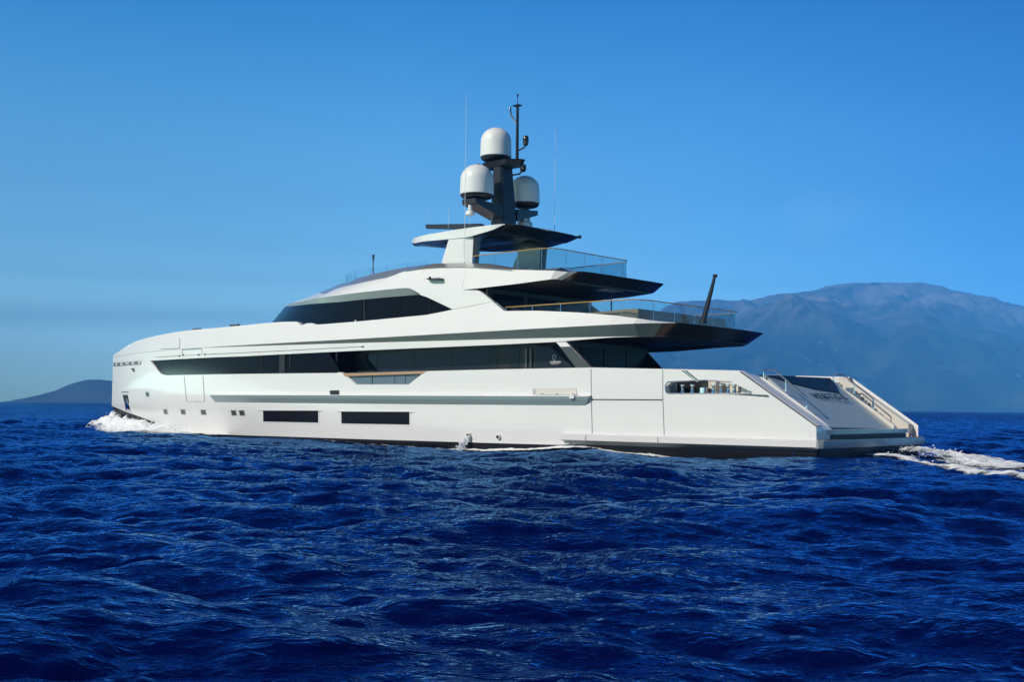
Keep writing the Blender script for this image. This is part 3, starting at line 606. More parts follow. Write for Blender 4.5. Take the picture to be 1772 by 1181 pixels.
dh.grid([lo, hi, [(s, 3.58, z) for s, b, z in hi], [(s, 3.58, z) for s, b, z in lo]], 0)
S0b = zcurve([(756, 456), (807, 455.2), (850, 457), (886, 463), (930, 467)], lambda s, z: 2.8 + 0 * s)
a3_ = stations(11.6, sU, 30)
def bU(s): return float(np.interp(s, [11.6, 12.8, 16], [3.5, 3.62, 3.72]))
top4 = [(s, bU(s) - .27, float(S1b(s))) for s in a3_]; bot4 = [(s, bU(s), min(u2z(s), float(S1b(s)) - .05)) for s in a3_]
X4 = [(11.0, 3.14, 6.925), (10.66, 2.98, 6.935), (10.5, 2.75, 6.94), (10.5, 1.4, 6.95), (10.5, 0, 6.95)]
X2 = [(11.42, 3.36, 6.655), (11.3, 3.15, 6.62), (11.22, 2.9, 6.60), (11.2, 1.4, 6.60), (11.2, 0, 6.60)]
T4 = list(reversed(X4)) + top4; T2 = list(reversed(X2)) + bot4; nx = len(X4)
mm = lambda j: 3 if j < nx - 2 else (4 if j < nx else 0)
dh.grid([T2, T4], [mm])
inner = [(s, max(b - .35, 0), z - .01) for s, b, z in T2]
dh.grid([T2, [(s, max(b - .1, 0), z - .012) for s, b, z in T2], [(s, max(b - .6, 0), max(z - .06, 6.52)) for s, b, z in T2], [(s, 0, max(z - .06, 6.55)) for s, b, z in T2]], [5, 5, 5])
silv = [(s, min(b, 2.8) if b > 2.8 else b, max(float(S0b(s)), z)) if s > 11.5 else (s, max(b - .2, 0), z + .01) for s, b, z in T4]
dh.grid([T4, silv], [lambda j: 3 if j < nx else 2]); dh.grid([silv, [(s, 0, min(z, 7.1)) for s, b, z in silv]], [2])
a5 = stations(sU, sG, 12); t5 = [(s, 3.45, float(S1(s))) for s in a5]; s5 = [(s, 2.8, float(S0(s)) if s > 16.2 else float(S0b(s))) for s in a5]
dh.grid([t5, s5, [(s, 2.3, 7.3) for s, b, z in s5], [(s, 0, 7.3) for s, b, z in s5]], 2)
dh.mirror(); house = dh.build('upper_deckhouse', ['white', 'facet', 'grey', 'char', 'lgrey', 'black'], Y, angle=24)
# inside walls of the upper saloon
ua = MB(); ua.box(14.9, 15.0, -3.5, 3.5, 4.75, 6.5); ua.box(15, 31, 3.3, 3.38, 4.75, 5.4); ua.build('upper_saloon_bulkhead', 'black', house)
for b in (-2.2, 0, 2.2): MB().box(14.86, 14.899, b - .95, b + .95, 4.85, 6.3).build('upper_saloon_door', 'dglass', house)
seamU('roof_joint', [(700, 469.2), (730, 465.6), (759, 463.8), (790, 463), (826, 463.4), (860, 465.2), (886, 467.2)], 1.2, 'seam', lambda s, z: 3.46 + 0 * s, 0.01, house)
seamU('deckhouse_joint', [(784, 536), (800, 533), (826, 528), (853, 522.6)], 1.1, 'seam', side, 0.012, house)
nl = [onb(x, y, 3.62) for x, y in ((744, 484), (768.5, 482.8), (770.8, 493.2), (750.5, 496.6))]
MB().prism([tuple(nl[0]), tuple(nl[1]), tuple(onb(768, 486, 3.62)), tuple(onb(750, 487, 3.62))], (0, .28, 0.02)).build('navigation_light', 'char2', house)
MB().prism([tuple(np.array(onb(x, y, 3.62))) for x, y in ((749.5, 487), (769.5, 486), (771, 493), (751, 496.8))], (0, .02, 0)).build('light_bracket', 'lgrey', house)
nb = onb(744, 483, 3.9); MB().lathe(nb, [(0, .1), (.05, .09), (.06, -.02), (0, -.05)], 10).build('lamp', 'black', house)
# ceiling lights and panels below the sun-deck overhang
MB().box(11.6, 12.2, -1.4, -.2, 6.55, 6.575).build('ceiling_panel', 'lgrey', house)
MB().tube([(12.1, -1.2, 6.55), (12.1, -1.2, 4.75)], .03, 8).build('ceiling_post', 'char', house)

# ================================================================== RAILINGS
def railing(name, path, ztop, zbot, posts, pane='glass', gap=0.02, hand='brass', r=0.022, post_r=0.014):
    """path: (s,b) polyline; glass panes between posts, handrail on top"""
    P = [np.array(p, float) for p in path]; seg = [np.linalg.norm(P[i + 1] - P[i]) for i in range(len(P) - 1)]; cum = np.concatenate([[0], np.cumsum(seg)])
    at = lambda t: np.array([np.interp(t, cum, [p[k] for p in P]) for k in (0, 1)])
    root = MB().tube([(*at(t), ztop(t / cum[-1])) for t in np.unique(np.concatenate([cum, np.linspace(0, cum[-1], 40)]))], r, 8).build(name, hand, Y, 40)
    ts = np.linspace(0, cum[-1], posts + 1)
    for k, t in enumerate(ts):
        p = at(t); MB().tube([(*p, zbot(t / cum[-1])), (*p, ztop(t / cum[-1]))], post_r, 6).build('stanchion', 'steel', root, 40)
        if k < posts:
            tt = np.linspace(t + gap, ts[k + 1] - gap, 6); lo = [(*at(x), zbot(x / cum[-1]) + .03) for x in tt]; hi = [(*at(x), ztop(x / cum[-1]) - .03) for x in tt]
            q = MB(); q.grid([lo, hi], 0); q.build('glass_pane', pane, root)
    return root
half = [(16.3, 2.9), (14.4, 2.88), (12.75, 2.8), (12.35, 2.65), (12.15, 2.35)]
sunpath = half + [(s, -b) for s, b in reversed(half)]
railing('sun_deck_railing', sunpath, lambda t: 8.02 - 0.06 * max(0, abs(t - .5) * 2 - .45), lambda t: 7.0, 11)
uh = [(13.6, 3.85), (11, 3.86), (8.6, 3.84), (7.75, 3.78), (7.4, 3.5), (7.25, 3.1)]
uppath = uh + [(s, -b) for s, b in reversed(uh)]
railing('upper_deck_railing', uppath, lambda t: 5.62, lambda t: 4.74, 14)
fh = [(19.6, 2.3), (22.5, 2.2), (25.3, 1.7), (26.7, 1.0), (26.9, .4)]
railing('wind_deflector', fh + [(s, -b) for s, b in reversed(fh)], lambda t: 8.10, lambda t: 7.2, 12, pane='clear', hand='clear', r=.006, post_r=.011)
# teak-clad sofa back on the upper deck
tk = MB(); q = [(11.6, 3.2), (8.1, 3.25), (7.72, 3.1), (7.7, -3.1), (8.1, -3.25), (11.6, -3.2)]
tk.hexa([(s, b, 4.74) for s, b in q], [(s, b, 5.33 if s < 9 else 5.2) for s, b in q]); tk.build('teak_sofa_back', 'teakd', Y, 30)
# ensign staff
fs = MB(); p0, p1 = onb(1217, 557, 0), onb(1237.3, 477, 0); fs.tube([p0, p0 + (p1 - p0) * .5, p1], [.105, .09, .055], 12)
fs.lathe(p1, [(0, .05), (.09, .04), (.09, -.06), (.05, -.08)], 10); staff = fs.build('ensign_staff', 'mast', Y, 40)
MB().lathe((p0[0], p0[1], p0[2] - .08), [(0, .14), (.14, .12), (.16, 0)], 14).build('staff_socket', 'char', staff, 40)

# ================================================================== HARDTOP, MAST, RADOMES
ht = MB(); hpt = tr([(761, 402), (790, 397.3), (821, 393), (850, 389.5), (872, 387)], lambda s, z: 2.5 + 0 * s)
tz = lambda s: float(np.interp(s, [14.6, 15] + list(hpt[::-1, 0]) + [20.6, 23.0], [9.24, 9.29] + list(hpt[::-1, 2]) + [9.30, 9.36]))
hl = tr([(715, 419.6), (760, 415.3), (810, 410.7), (853, 398), (872, 389)], lambda s, z: 2.45 + 0 * s)
lz = lambda s: float(np.interp(s, list(hl[::-1, 0])[:-1] + [21.0, 21.7, 23.0], list(hl[::-1, 2])[:-1] + [9.08, 9.20, 9.33]))
fw = lambda s: 2.5 * (1 - max(0, (s - 17.0) / 5.9) ** 3.2) if s < 22.9 else 0.0
hs2 = np.concatenate([np.linspace(14.9, 20, 24), np.linspace(20.1, 22.9, 30)])
C4 = [(14.72, 2.38, 9.26), (14.66, 2.2, 9.25), (14.7, 1.0, 9.27), (14.72, 0, 9.28)]
C2 = [(15.35, 2.2, 9.03), (15.3, 2.0, 9.0), (15.35, 1.0, 9.0), (15.35, 0, 9.0)]
ta = list(reversed(C4)) + [(s, fw(s), tz(s)) for s in hs2]
tb_ = list(reversed(C2)) + [(s, max(fw(s) - .04, 0), min(lz(s), tz(s) - .03)) for s in hs2]
tc_ = [(s + (.15 if i < 4 else 0), max(b - .45, 0) if i >= 4 else max(b - .3, 0), z - .01) for i, (s, b, z) in enumerate(tb_)]
hm = lambda j: 1 if j < 4 else 0
ht.grid([tb_, ta], [hm]); ht.grid([tb_, tc_, [(s, 0, max(z - .02, 8.95)) for s, b, z in tc_]], [2, 2])
ht.grid([ta, [(s, max(b - .5, 0), z + .05 * min(1, b)) for s, b, z in ta], [(s, 0, z + .07 * min(1, b)) for s, b, z in ta]], [hm, 3])
ht.mirror(); hard = ht.build('hardtop', ['white', 'char', 'char2', 'white'], Y, 24)
for sgn in (1, -1):
    MB().prism([(16.0, sgn * .5, 8.93), (19.6, sgn * .5, 8.93), (19.4, sgn * 1.7, 8.93), (16.4, sgn * 1.7, 8.93)], (0, 0, -.012)).build('skylight_panel', 'black', hard)
    py = MB(); b0 = sgn * 2.42
    prof = [(18.95, 7.2), (18.2, 8.98), (17.35, 8.98), (17.45, 7.2)]
    py.prism([(s, b0, z) for s, z in prof], (0, -sgn * .22, 0), 0)
    py.hexa([(17.45, b0, 7.2), (17.35, b0, 8.98), (16.85, b0 - sgn * .12, 8.98), (16.95, b0 - sgn * .12, 7.2)], [(17.45, b0 - sgn * .22, 7.2), (17.35, b0 - sgn * .22, 8.98), (16.85, b0 - sgn * .22, 8.98), (16.95, b0 - sgn * .22, 7.2)], 0)
    pyl = py.build('hardtop_pylon', 'white', Y, 15)
    MB().prism([(16.94, b0 - sgn * .10, 7.2), (16.84, b0 - sgn * .10, 8.97), (16.55, b0 - sgn * .10, 8.97), (16.72, b0 - sgn * .10, 7.2)], (0, -sgn * .16, 0)).build('pylon_edge', 'char', pyl)
# shade screen seen through the glass
MB().box(14.2, 15.6, -.5, 1.5, 7.02, 7.45).build('sun_deck_sofa', 'lgrey', Y)
cl = onb(982, 462, -.8); MB().box(cl[0] - .25, cl[0] + .25, cl[1] - .3, cl[1] + .3, 7.38, 7.44).tube([(cl[0], cl[1], 7.0), (cl[0], cl[1], 7.4)], .04).build('sun_deck_table', 'mast', Y)
# mast
ms = MB()
def sect(s0, s1, b, z, c=.1): return [(s1, b - c, z), (s1, -b + c, z), (s1 - c, -b, z), (s0 + c, -b, z), (s0, -b + c, z), (s0, b - c, z), (s0 + c, b, z), (s1 - c, b, z)]
A, Bm, Cm = sect(16.75, 17.6, .50, 9.3), sect(16.85, 17.6, .46, 10.9), sect(16.98, 17.55, .41, 12.42)
ms.hexa(A, Bm).hexa([(a, b, c + .001) for a, b, c in Bm], Cm); mast = ms.build('mast', 'mast', Y, 20)
plt = MB(); plt.hexa([(16.15, .1, 12.36), (16.15, -.1, 12.36), (16.7, -.5, 12.36), (17.9, -.42, 12.36), (18.15, -.2, 12.36), (18.15, .2, 12.36), (17.9, .42, 12.36), (16.7, .5, 12.36)], [(16.05, .12, 12.58), (16.05, -.12, 12.58), (16.6, -.6, 12.58), (17.95, -.55, 12.58), (18.25, -.3, 12.58), (18.25, .3, 12.58), (17.95, .55, 12.58), (16.6, .6, 12.58)])
plt.build('mast_platform', 'mast', mast, 20)
for sgn in (1, -1):
    ar = MB(); ar.hexa([(16.8, sgn * .5, 9.95), (17.6, sgn * .5, 9.95), (17.6, sgn * .5, 10.5), (16.8, sgn * .5, 10.5)], [(16.95, sgn * 2.1, 10.45), (17.75, sgn * 2.1, 10.45), (17.75, sgn * 2.1, 10.66), (16.95, sgn * 2.1, 10.66)])
    arm = ar.build('mast_arm', 'mast', mast, 20)
    MB().tube([(17.4, sgn * 1.95, 10.45), (17.4, sgn * 1.95, 10.18)], .09, 10).lathe((17.4, sgn * 1.95, 9.95), [(0, .22), (.17, .2), (.2, .14), (.2, .03), (.16, 0), (0, 0)], 18).build('searchlight', 'radome', arm, 40)
def radome(s, b, z, r, h):
    hc = h - r * 0.92; prof = [(r * .97, -0.05), (r * 1.01, -0.03), (r * 1.01, .02)] + [(r * 1.0, .2), (r, hc * .6), (r * .985, hc)] + [(r * .985 * math.cos(a), hc + r * .92 * math.sin(a)) for a in np.linspace(.12, math.pi / 2, 14)]
    o = MB().lathe((s, b, z), prof, 48).build('radome', 'radome', Y, 50)
    MB().lathe((s, b, z), [(r * .99, -.04), (r * .99, -.08), (r * .9, -.17), (r * .8, -.21), (r * .5, -.26), (0, -.26)], 40).build('radome_base', 'mast', o, 40)
    MB().tube([(s, b, z - .55 if b == 0 else z - .42), (s, b, z - .05)], r * .34, 16).build('radome_pedestal', 'char', o, 40)
    return o
radome(17.37, 1.57, 10.95, .735, 1.30); radome(17.30, -1.57, 11.0, .675, 1.24); radome(17.69, 0, 12.93, .70, 1.30)
bx = onb(815.5, 286, 1.0); MB().lathe((17.9, .9, 12.0), [(.09, 0), (.12, .08), (.12, .4), (.08, .46), (0, .46)], 12).build('mast_camera', 'char', mast)
# light pole with sensors
pl_ = MB(); pl_.tube([(16.42, 0, 12.5), (16.42, 0, 15.1)], [.075, .06], 10).tube([(16.42, 0, 15.1), (16.42, 0, 15.5)], .014, 6).box(16.27, 16.62, -.12, .12, 15.02, 15.07)
pl_.tube([(16.44, 0, 14.2), (16.78, .02, 14.65), (16.84, .02, 14.95)], .035, 8)
pole = pl_.build('signal_pole', 'char', mast, 40)
MB().lathe((16.84, .02, 14.93), [(0, .14), (.03, .12), (.06, .03), (.06, 0)], 10).build('anemometer', 'steel', pole, 40)
MB().lathe((16.42, 0, 15.45), [(0, .12), (.04, .1), (.04, 0)], 8).build('masthead_light', 'char', pole, 40)
MB().tube([(16.42, 0, 12.98), (16.05, -.12, 13.16), (16.03, -.12, 13.22)], .035, 8).lathe((16.03, -.12, 13.2), [(0, 0), (.1, .02), (.13, .1), (.13, .36), (.09, .44), (0, .45)], 16).build('radar_reflector', 'char', pole, 40)
MB().tube([(16.75, .0, 11.95), (16.35, -.1, 11.98), (16.12, -.1, 12.2)], .04, 8).lathe((16.15, -.1, 12.05), [(0, .35), (.13, .3), (.15, .1), (.1, 0)], 12).build('loudhailer', 'char', mast, 40)
# open-array radar, small dome, whips
rd = MB(); p0, p1 = onb(739, 392.5, 0), onb(834, 391.5, 0); rd.hexa([(p0[0], .09, p0[2] - .1), (p0[0], -.09, p0[2] - .1), (p0[0], -.09, p0[2] + .1), (p0[0], .09, p0[2] + .1)], [(p1[0], .16, p1[2] - .16), (p1[0], -.16, p1[2] - .16), (p1[0], -.16, p1[2] + .10), (p1[0], .16, p1[2] + .10)])
rd.box(18.9, 19.3, -.2, .2, 9.3, 9.8); rd.build('radar_scanner', 'mast', Y, 20)
d = onb(905, 391, -1.5); MB().lathe((d[0], d[1], d[2] - .1), [(.30, 0), (.30, .12), (.26, .26), (.16, .36), (0, .4)], 24).build('satellite_dome', 'radome', Y, 50)
def whip(x, y0, y1, b, r0, r1, mt='radome', y2=None):
    p, q = onb(x, y0, b), onb(x, y1, b); q = np.array([p[0], p[1], q[2]]); r0 *= .4; ps = [p, p + (q - p) * .6, q]
    o = MB().tube(ps, [r0, r0 * .8, r1], 6).build('whip_antenna', mt, Y, 40)
    MB().lathe((p[0], p[1], p[2] - .02), [(0, .22), (r0 * 1.4, .2), (r0 * 2.4, 0)], 8).build('antenna_foot', 'steel', o, 40)
whip(803.4, 456, 165, 2.75, .026, .006); whip(959.5, 397, 222, -2.3, .022, .005); whip(851, 390, 348, .9, .02, .012); whip(776, 400, 360, 1.9, .014, .006); whip(740.5, 392, 362, .0, .01, .005); whip(812.5, 396, 376, 2.2, .014, .008); whip(952, 400, 368, -2.2, .012, .006)
whip(645.5, 476, 441, 0.6, .075, .07, 'char')
hn = onb(996, 411.5, -2.2); MB().tube([(hn[0] + .15, hn[1], hn[2]), (hn[0] - .28, hn[1], hn[2] + .03)], [.05, .05], 8).lathe((hn[0] - .25, hn[1], hn[2] - .06), [(0, .16), (.07, .14), (.07, 0), (0, 0)], 8).build('aft_lamp', 'char', hard, 40)

# ================================================================== SEA
def spectrum_field(N, L, lam_p, wind, spread, seed, lam_min):
    rng = np.random.default_rng(seed); k1 = 2 * np.pi * np.fft.fftfreq(N, L / N); KX, KY = np.meshgrid(k1, k1, indexing='ij')
    K = np.hypot(KX, KY); K[0, 0] = 1e-6
    kp = 2 * np.pi / lam_p; kmax = 2 * np.pi / lam_min
    P = np.exp(-1.1 * (kp / K) ** 2) / K ** 3.55 * np.exp(-(K / kmax) ** 2)
    c = (KX * wind[0] + KY * wind[1]) / K
    sp = spread * np.exp(-0.5 * 0) ; P = P * (0.12 + np.abs(c) ** sp); P[0, 0] = 0
    h = (rng.normal(size=(N, N)) + 1j * rng.normal(size=(N, N))) * np.sqrt(P)
    z = np.fft.ifft2(h); zr = z.real; s = zr.std()
    dx = np.fft.ifft2(1j * h * KX / K).real / s; dy = np.fft.ifft2(1j * h * KY / K).real / s
    return zr / s, dx, dy
def sample(F, L, X, Y_):
    N = F.shape[0]; u = (X / L * N) % N; v = (Y_ / L * N) % N; i = u.astype(int); j = v.astype(int); a = u - i; b = v - j
    i1, j1 = (i + 1) % N, (j + 1) % N; i %= N; j %= N
    return F[i, j] * (1 - a) * (1 - b) + F[i1, j] * a * (1 - b) + F[i, j1] * (1 - a) * b + F[i1, j1] * a * b
def fbm(X, Y_, scale, octv, seed):
    """value noise, octaves"""
    rng = np.random.default_rng(seed); T = rng.random((256, 256)); out = 0; amp = 1.0; tot = 0
    for o in range(octv):
        u, v = X / scale + 17.3 * o, Y_ / scale + 9.1 * o; i = np.floor(u).astype(int); j = np.floor(v).astype(int); a = u - i; b = v - j
        a = a * a * (3 - 2 * a); b = b * b * (3 - 2 * b); g = lambda p, q: T[p % 256, q % 256]
        out = out + amp * (g(i, j) * (1 - a) * (1 - b) + g(i + 1, j) * a * (1 - b) + g(i, j + 1) * (1 - a) * b + g(i + 1, j + 1) * a * b); tot += amp; amp *= .5; scale *= .5
    return out / tot
WD = np.array([0.30, -0.954])
FA = spectrum_field(1024, 70.0, 5.0, WD, 2.6, 7, 0.16); HA = 0.063
FB = spectrum_field(512, 210.0, 17.0, np.array([0.45, -0.89]), 4, 11, 5.0); HBW = 0.10
# height of the water against the hull, read along the waterline
wl_px = [(345, 757), (380, 757), (430, 757.5), (500, 758.5), (548, 760.5), (573, 764), (620, 768), (718, 775.5), (786, 781), (837, 783), (900, 780.5), (989, 777), (1003, 775.5), (1023, 777), (1050, 782), (1084, 788), (1155, 795), (1244, 797), (1285, 798), (1380, 796), (1420, 795)]
wl = tr(wl_px, lambda s, z: hb(s, 0.1) + 0.05)
def hull_eta(s): return np.interp(s, list(wl[::-1, 0]) + [50], list(wl[::-1, 2]) + [0.1])
def water(X, Y_, chop=True):
    ca, sa_ = math.cos(0.4), math.sin(0.4); u, v = X * ca - Y_ * sa_, X * sa_ + Y_ * ca
    patchy = 0.72 + 0.56 * fbm(X, Y_, 16.0, 2, 3)
    z = HA * patchy * sample(FA[0], 70.0, u, v) + HBW * sample(FB[0], 210.0, X + 40, Y_ + 15)
    d1, d2 = sample(FA[1], 70.0, u, v), sample(FA[2], 70.0, u, v); dx, dy = HA * patchy * (d1 * ca + d2 * sa_), HA * patchy * (-d1 * sa_ + d2 * ca)
    s = (X - ORG[0]) * HEAD[0] + (Y_ - ORG[1]) * HEAD[1]; b = (X - ORG[0]) * PORT[0] + (Y_ - ORG[1]) * PORT[1]
    d = np.abs(b) - np.where((s > -2) & (s < 50), hb(np.clip(s, 0, 50), 0.1), 0)
    w = np.exp(-(np.clip(d, 0, None) / 1.7) ** 2) * np.clip((s + 3) / 3, 0, 1) * np.clip((52 - s) / 4, 0, 1)
    z = z * (1 - .88 * w) + hull_eta(s) * w
    return z, dx * (1 - w) * 1.15, dy * (1 - w) * 1.15
rad = [3.0]
while rad[-1] < 12000:
    r = rad[-1]; rad.append(r * (1 + (0.0042 if r < 110 else 0.012 if r < 700 else 0.05)))
rad = np.array(rad); az = np.radians(np.arange(-43, 43.01, 0.105)); RR, AA = np.meshgrid(rad, az, indexing='ij'); X0, Y0 = RR * np.sin(AA), RR * np.cos(AA)
fade = np.clip((1500 - RR) / 1200, 0, 1)
zz, dx, dy = water(X0, Y0); co = np.stack([X0 - dx * fade, Y0 - dy * fade, zz * fade], -1).reshape(-1, 3)
nr, na = RR.shape; idx = np.arange(nr * na).reshape(nr, na)
fc = np.stack([idx[:-1, :-1], idx[:-1, 1:], idx[1:, 1:], idx[1:, :-1]], -1).reshape(-1, 4)
def fast_mesh(name, co, fc, mat, smooth=True):
    me = bpy.data.meshes.new(name); me.vertices.add(len(co)); me.vertices.foreach_set('co', co.astype(np.float32).ravel())
    me.loops.add(fc.size); me.loops.foreach_set('vertex_index', fc.astype(np.int32).ravel())
    k = fc.shape[1]; me.polygons.add(len(fc)); me.polygons.foreach_set('loop_start', (np.arange(len(fc)) * k).astype(np.int32))
    me.polygons.foreach_set('use_smooth', np.full(len(fc), smooth)); me.update(calc_edges=True); me.validate()
    me.materials.append(mat); o = bpy.data.objects.new(name, me); COL.objects.link(o); return o
def sea_material():
    m, t, p = new_mat('sea_water')
    t.nodes.remove(p)
    geo = t.nodes.new('ShaderNodeNewGeometry')
    mp = t.nodes.new('ShaderNodeMapping'); mp.inputs['Rotation'].default_value = (0, 0, -0.3); mp.inputs['Scale'].default_value = (0.62, 1.0, 1.0)
    t.links.new(geo.outputs['Position'], mp.inputs[0]); last = None
    gn = t.nodes.new('ShaderNodeTexNoise'); gn.inputs['Scale'].default_value = .11; gn.inputs['Detail'].default_value = 3; t.links.new(geo.outputs['Position'], gn.inputs['Vector'])      # gusts: patches of rougher and smoother water
    gr = t.nodes.new('ShaderNodeMapRange'); gr.inputs[1].default_value = .35; gr.inputs[2].default_value = .65; gr.inputs[3].default_value = .4; gr.inputs[4].default_value = .95; t.links.new(gn.outputs[0], gr.inputs[0])
    for sc, dist, det in ((1.3, 0.12, 3.0), (5.0, 0.065, 3.0), (17.0, 0.024, 3.0)):
        n = t.nodes.new('ShaderNodeTexNoise'); n.inputs['Scale'].default_value = sc; n.inputs['Detail'].default_value = det; n.inputs['Roughness'].default_value = 0.55; n.inputs['Distortion'].default_value = 0.4
        b = t.nodes.new('ShaderNodeBump'); b.inputs['Strength'].default_value = 0.75; b.inputs['Distance'].default_value = dist
        if sc < 2:
            ca_ = t.nodes.new('ShaderNodeAttribute'); ca_.attribute_name = 'coarse'; cm = t.nodes.new('ShaderNodeMapRange'); cm.inputs[3].default_value = dist; cm.inputs[4].default_value = dist * 5
            t.links.new(ca_.outputs['Fac'], cm.inputs[0]); t.links.new(cm.outputs[0], b.inputs['Distance'])
        if sc > 2: t.links.new(gr.outputs[0], b.inputs['Strength'])
        t.links.new(mp.outputs[0], n.inputs['Vector']); t.links.new(n.outputs[0], b.inputs['Height'])
        if last: t.links.new(last.outputs[0], b.inputs['Normal'])
        last = b
    df = t.nodes.new('ShaderNodeBsdfDiffuse'); df.inputs[0].default_value = (0.0006, 0.0028, 0.044, 1)
    gs = t.nodes.new('ShaderNodeBsdfGlossy'); gs.inputs['Color'].default_value = (0.20, 0.49, 0.93, 1); gs.inputs['Roughness'].default_value = 0.05
    fr = t.nodes.new('ShaderNodeFresnel'); fr.inputs[0].default_value = 1.333; mx = t.nodes.new('ShaderNodeMixShader')
    for n in (df, gs, fr): t.links.new(last.outputs[0], n.inputs['Normal'])
    t.links.new(fr.outputs[0], mx.inputs[0]); t.links.new(df.outputs[0], mx.inputs[1]); t.links.new(gs.outputs[0], mx.inputs[2]); t.links.new(mx.outputs[0], t.nodes['Material Output'].inputs['Surface'])
    return m
M['sea'] = sea_material()
seao = tag(fast_mesh('sea', co, fc, M['sea']), kind='structure')
at = seao.data.attributes.new('coarse', 'FLOAT', 'POINT'); at.data.foreach_set('value', np.clip(np.log(RR / 45) / np.log(10), 0, 1).astype(np.float32).reshape(-1))   # where the mesh is too coarse to hold the short waves

# ------------------------------------------------------------------ foam
def foam_material():
    m, t, p = new_mat('sea_foam'); p.inputs['Base Color'].default_value = (0.78, 0.82, 0.83, 1); p.inputs['Roughness'].default_value = 0.7
    at = t.nodes.new('ShaderNodeAttribute'); at.attribute_name = 'cover'
    geo = t.nodes.new('ShaderNodeNewGeometry'); n = t.nodes.new('ShaderNodeTexNoise'); n.inputs['Scale'].default_value = 2.6; n.inputs['Detail'].default_value = 7; n.inputs['Roughness'].default_value = 0.68; n.inputs['Distortion'].default_value = 0.5
    t.links.new(geo.outputs['Position'], n.inputs['Vector'])
    a = t.nodes.new('ShaderNodeMath'); a.operation = 'ADD'; t.links.new(n.outputs[0], a.inputs[0]); t.links.new(at.outputs['Fac'], a.inputs[1])
    r = t.nodes.new('ShaderNodeMapRange'); r.inputs[1].default_value = 0.92; r.inputs[2].default_value = 1.12; t.links.new(a.outputs[0], r.inputs[0])
    tr_ = t.nodes.new('ShaderNodeBsdfTransparent'); mx = t.nodes.new('ShaderNodeMixShader'); out = t.nodes['Material Output']
    t.links.new(r.outputs[0], mx.inputs[0]); t.links.new(tr_.outputs[0], mx.inputs[1]); t.links.new(p.outputs[0], mx.inputs[2]); t.links.new(mx.outputs[0], out.inputs['Surface'])
    return m
M['foam'] = foam_material()
M['spray'] = pmat('spray_drops', (0.82, 0.86, 0.88), 0.5)
ICO = [(0, 0, 1), (.894, 0, .447), (.276, .851, .447), (-.724, .526, .447), (-.724, -.526, .447), (.276, -.851, .447), (.724, .526, -.447), (-.276, .851, -.447), (-.894, 0, -.447), (-.276, -.851, -.447), (.724, -.526, -.447), (0, 0, -1)]
ICF = [(0, 1, 2), (0, 2, 3), (0, 3, 4), (0, 4, 5), (0, 5, 1), (1, 6, 2), (2, 7, 3), (3, 8, 4), (4, 9, 5), (5, 10, 1), (2, 6, 7), (3, 7, 8), (4, 8, 9), (5, 9, 10), (1, 10, 6), (6, 11, 7), (7, 11, 8), (8, 11, 9), (9, 11, 10), (10, 11, 6)]
def foam_object(name, S, Bq, Zh, cover, drops=None):
    """S,Bq: grids in the yacht's frame; Zh height above the water; cover 0..1"""
    X = ORG[0] + HEAD[0] * S + PORT[0] * Bq; Y_ = ORG[1] + HEAD[1] * S + PORT[1] * Bq
    z, _, _ = water(X, Y_); n = fbm(X, Y_, .9, 4, 21) - .5; n2 = np.abs(fbm(X + 9, Y_, .45, 4, 5) - .5) * 2
    Z3 = z + 0.02 + Zh * (0.75 + 1.1 * n) + (0.06 + .22 * Zh) * (n2 - .3) * cover
    c = np.stack([X, Y_, Z3], -1).reshape(-1, 3); a, b = S.shape; idx = np.arange(a * b).reshape(a, b)
    f = np.stack([idx[:-1, :-1], idx[:-1, 1:], idx[1:, 1:], idx[1:, :-1]], -1).reshape(-1, 4); k0 = a * b
    cov = cover.reshape(-1)
    o = fast_mesh(name, c, f, M['foam']); at = o.data.attributes.new('cover', 'FLOAT', 'POINT'); at.data.foreach_set('value', cov.astype(np.float32))
    o['kind'] = 'stuff'
    if drops is not None:
        v = []; fcs = []
        for (s, bb, zz_, r) in drops:
            P = b2w(s, bb, zz_); k = len(v)
            v += [(P[0] + x * r * random.uniform(.7, 1.5), P[1] + y * r, P[2] + q * r * random.uniform(.7, 1.4)) for x, y, q in ICO]; fcs += [tuple(k + i for i in t) for t in ICF]
        me = bpy.data.meshes.new(name + '_spray'); me.from_pydata(v, [], fcs); me.materials.append(M['spray']); q = bpy.data.objects.new(name + '_spray', me); COL.objects.link(q); q.parent = o; q['kind'] = 'stuff'
    return o
# bow wave
S_, B_ = np.meshgrid(np.linspace(30, 53.5, 420), np.linspace(-7, 8, 300), indexing='ij')
hbw = np.where(S_ < 49.2, hb(np.clip(S_, 0, 49.2), 0.35), 0); d = np.abs(B_) - hbw
A_ = np.interp(S_, [30, 32.5, 36, 40, 44, 47, 49.3, 50.5, 52, 53.5], [0, .12, .30, .52, .62, .85, 1.2, 1.25, .4, 0])
d0 = np.clip(49.5 - S_, 0, None) * .05 + .12; wd = .42 + np.clip(50 - S_, 0, None) * .10
wd = np.where(B_ < 0, wd + .75, wd + .7 * np.clip((S_ - 46.5) / 2, 0, 1)); d0 = np.where(B_ < 0, d0 + .25, d0)
prof = np.exp(-(np.clip(d - d0, 0, None) / wd) ** 1.5)
Zh = A_ * prof
lim = np.interp(S_, [30, 33, 36, 40, 45, 49, 51, 53], [.6, 2.0, 3.2, 3.5, 2.7, 1.7, 1.2, .4])
cov = np.clip(1.15 - np.clip(d, 0, None) / lim * .75, 0, .85) * np.clip((S_ - 30.5) / 2.5, 0, 1) * np.clip((52.0 - S_) / 1.3, 0, 1) * (d > -.25) * np.clip((lim * 1.5 - d) / .6, 0, 1)
cov = cov * np.where(d < np.interp(S_, [30, 50], [.2, .1]), .8, 1)
dr = []
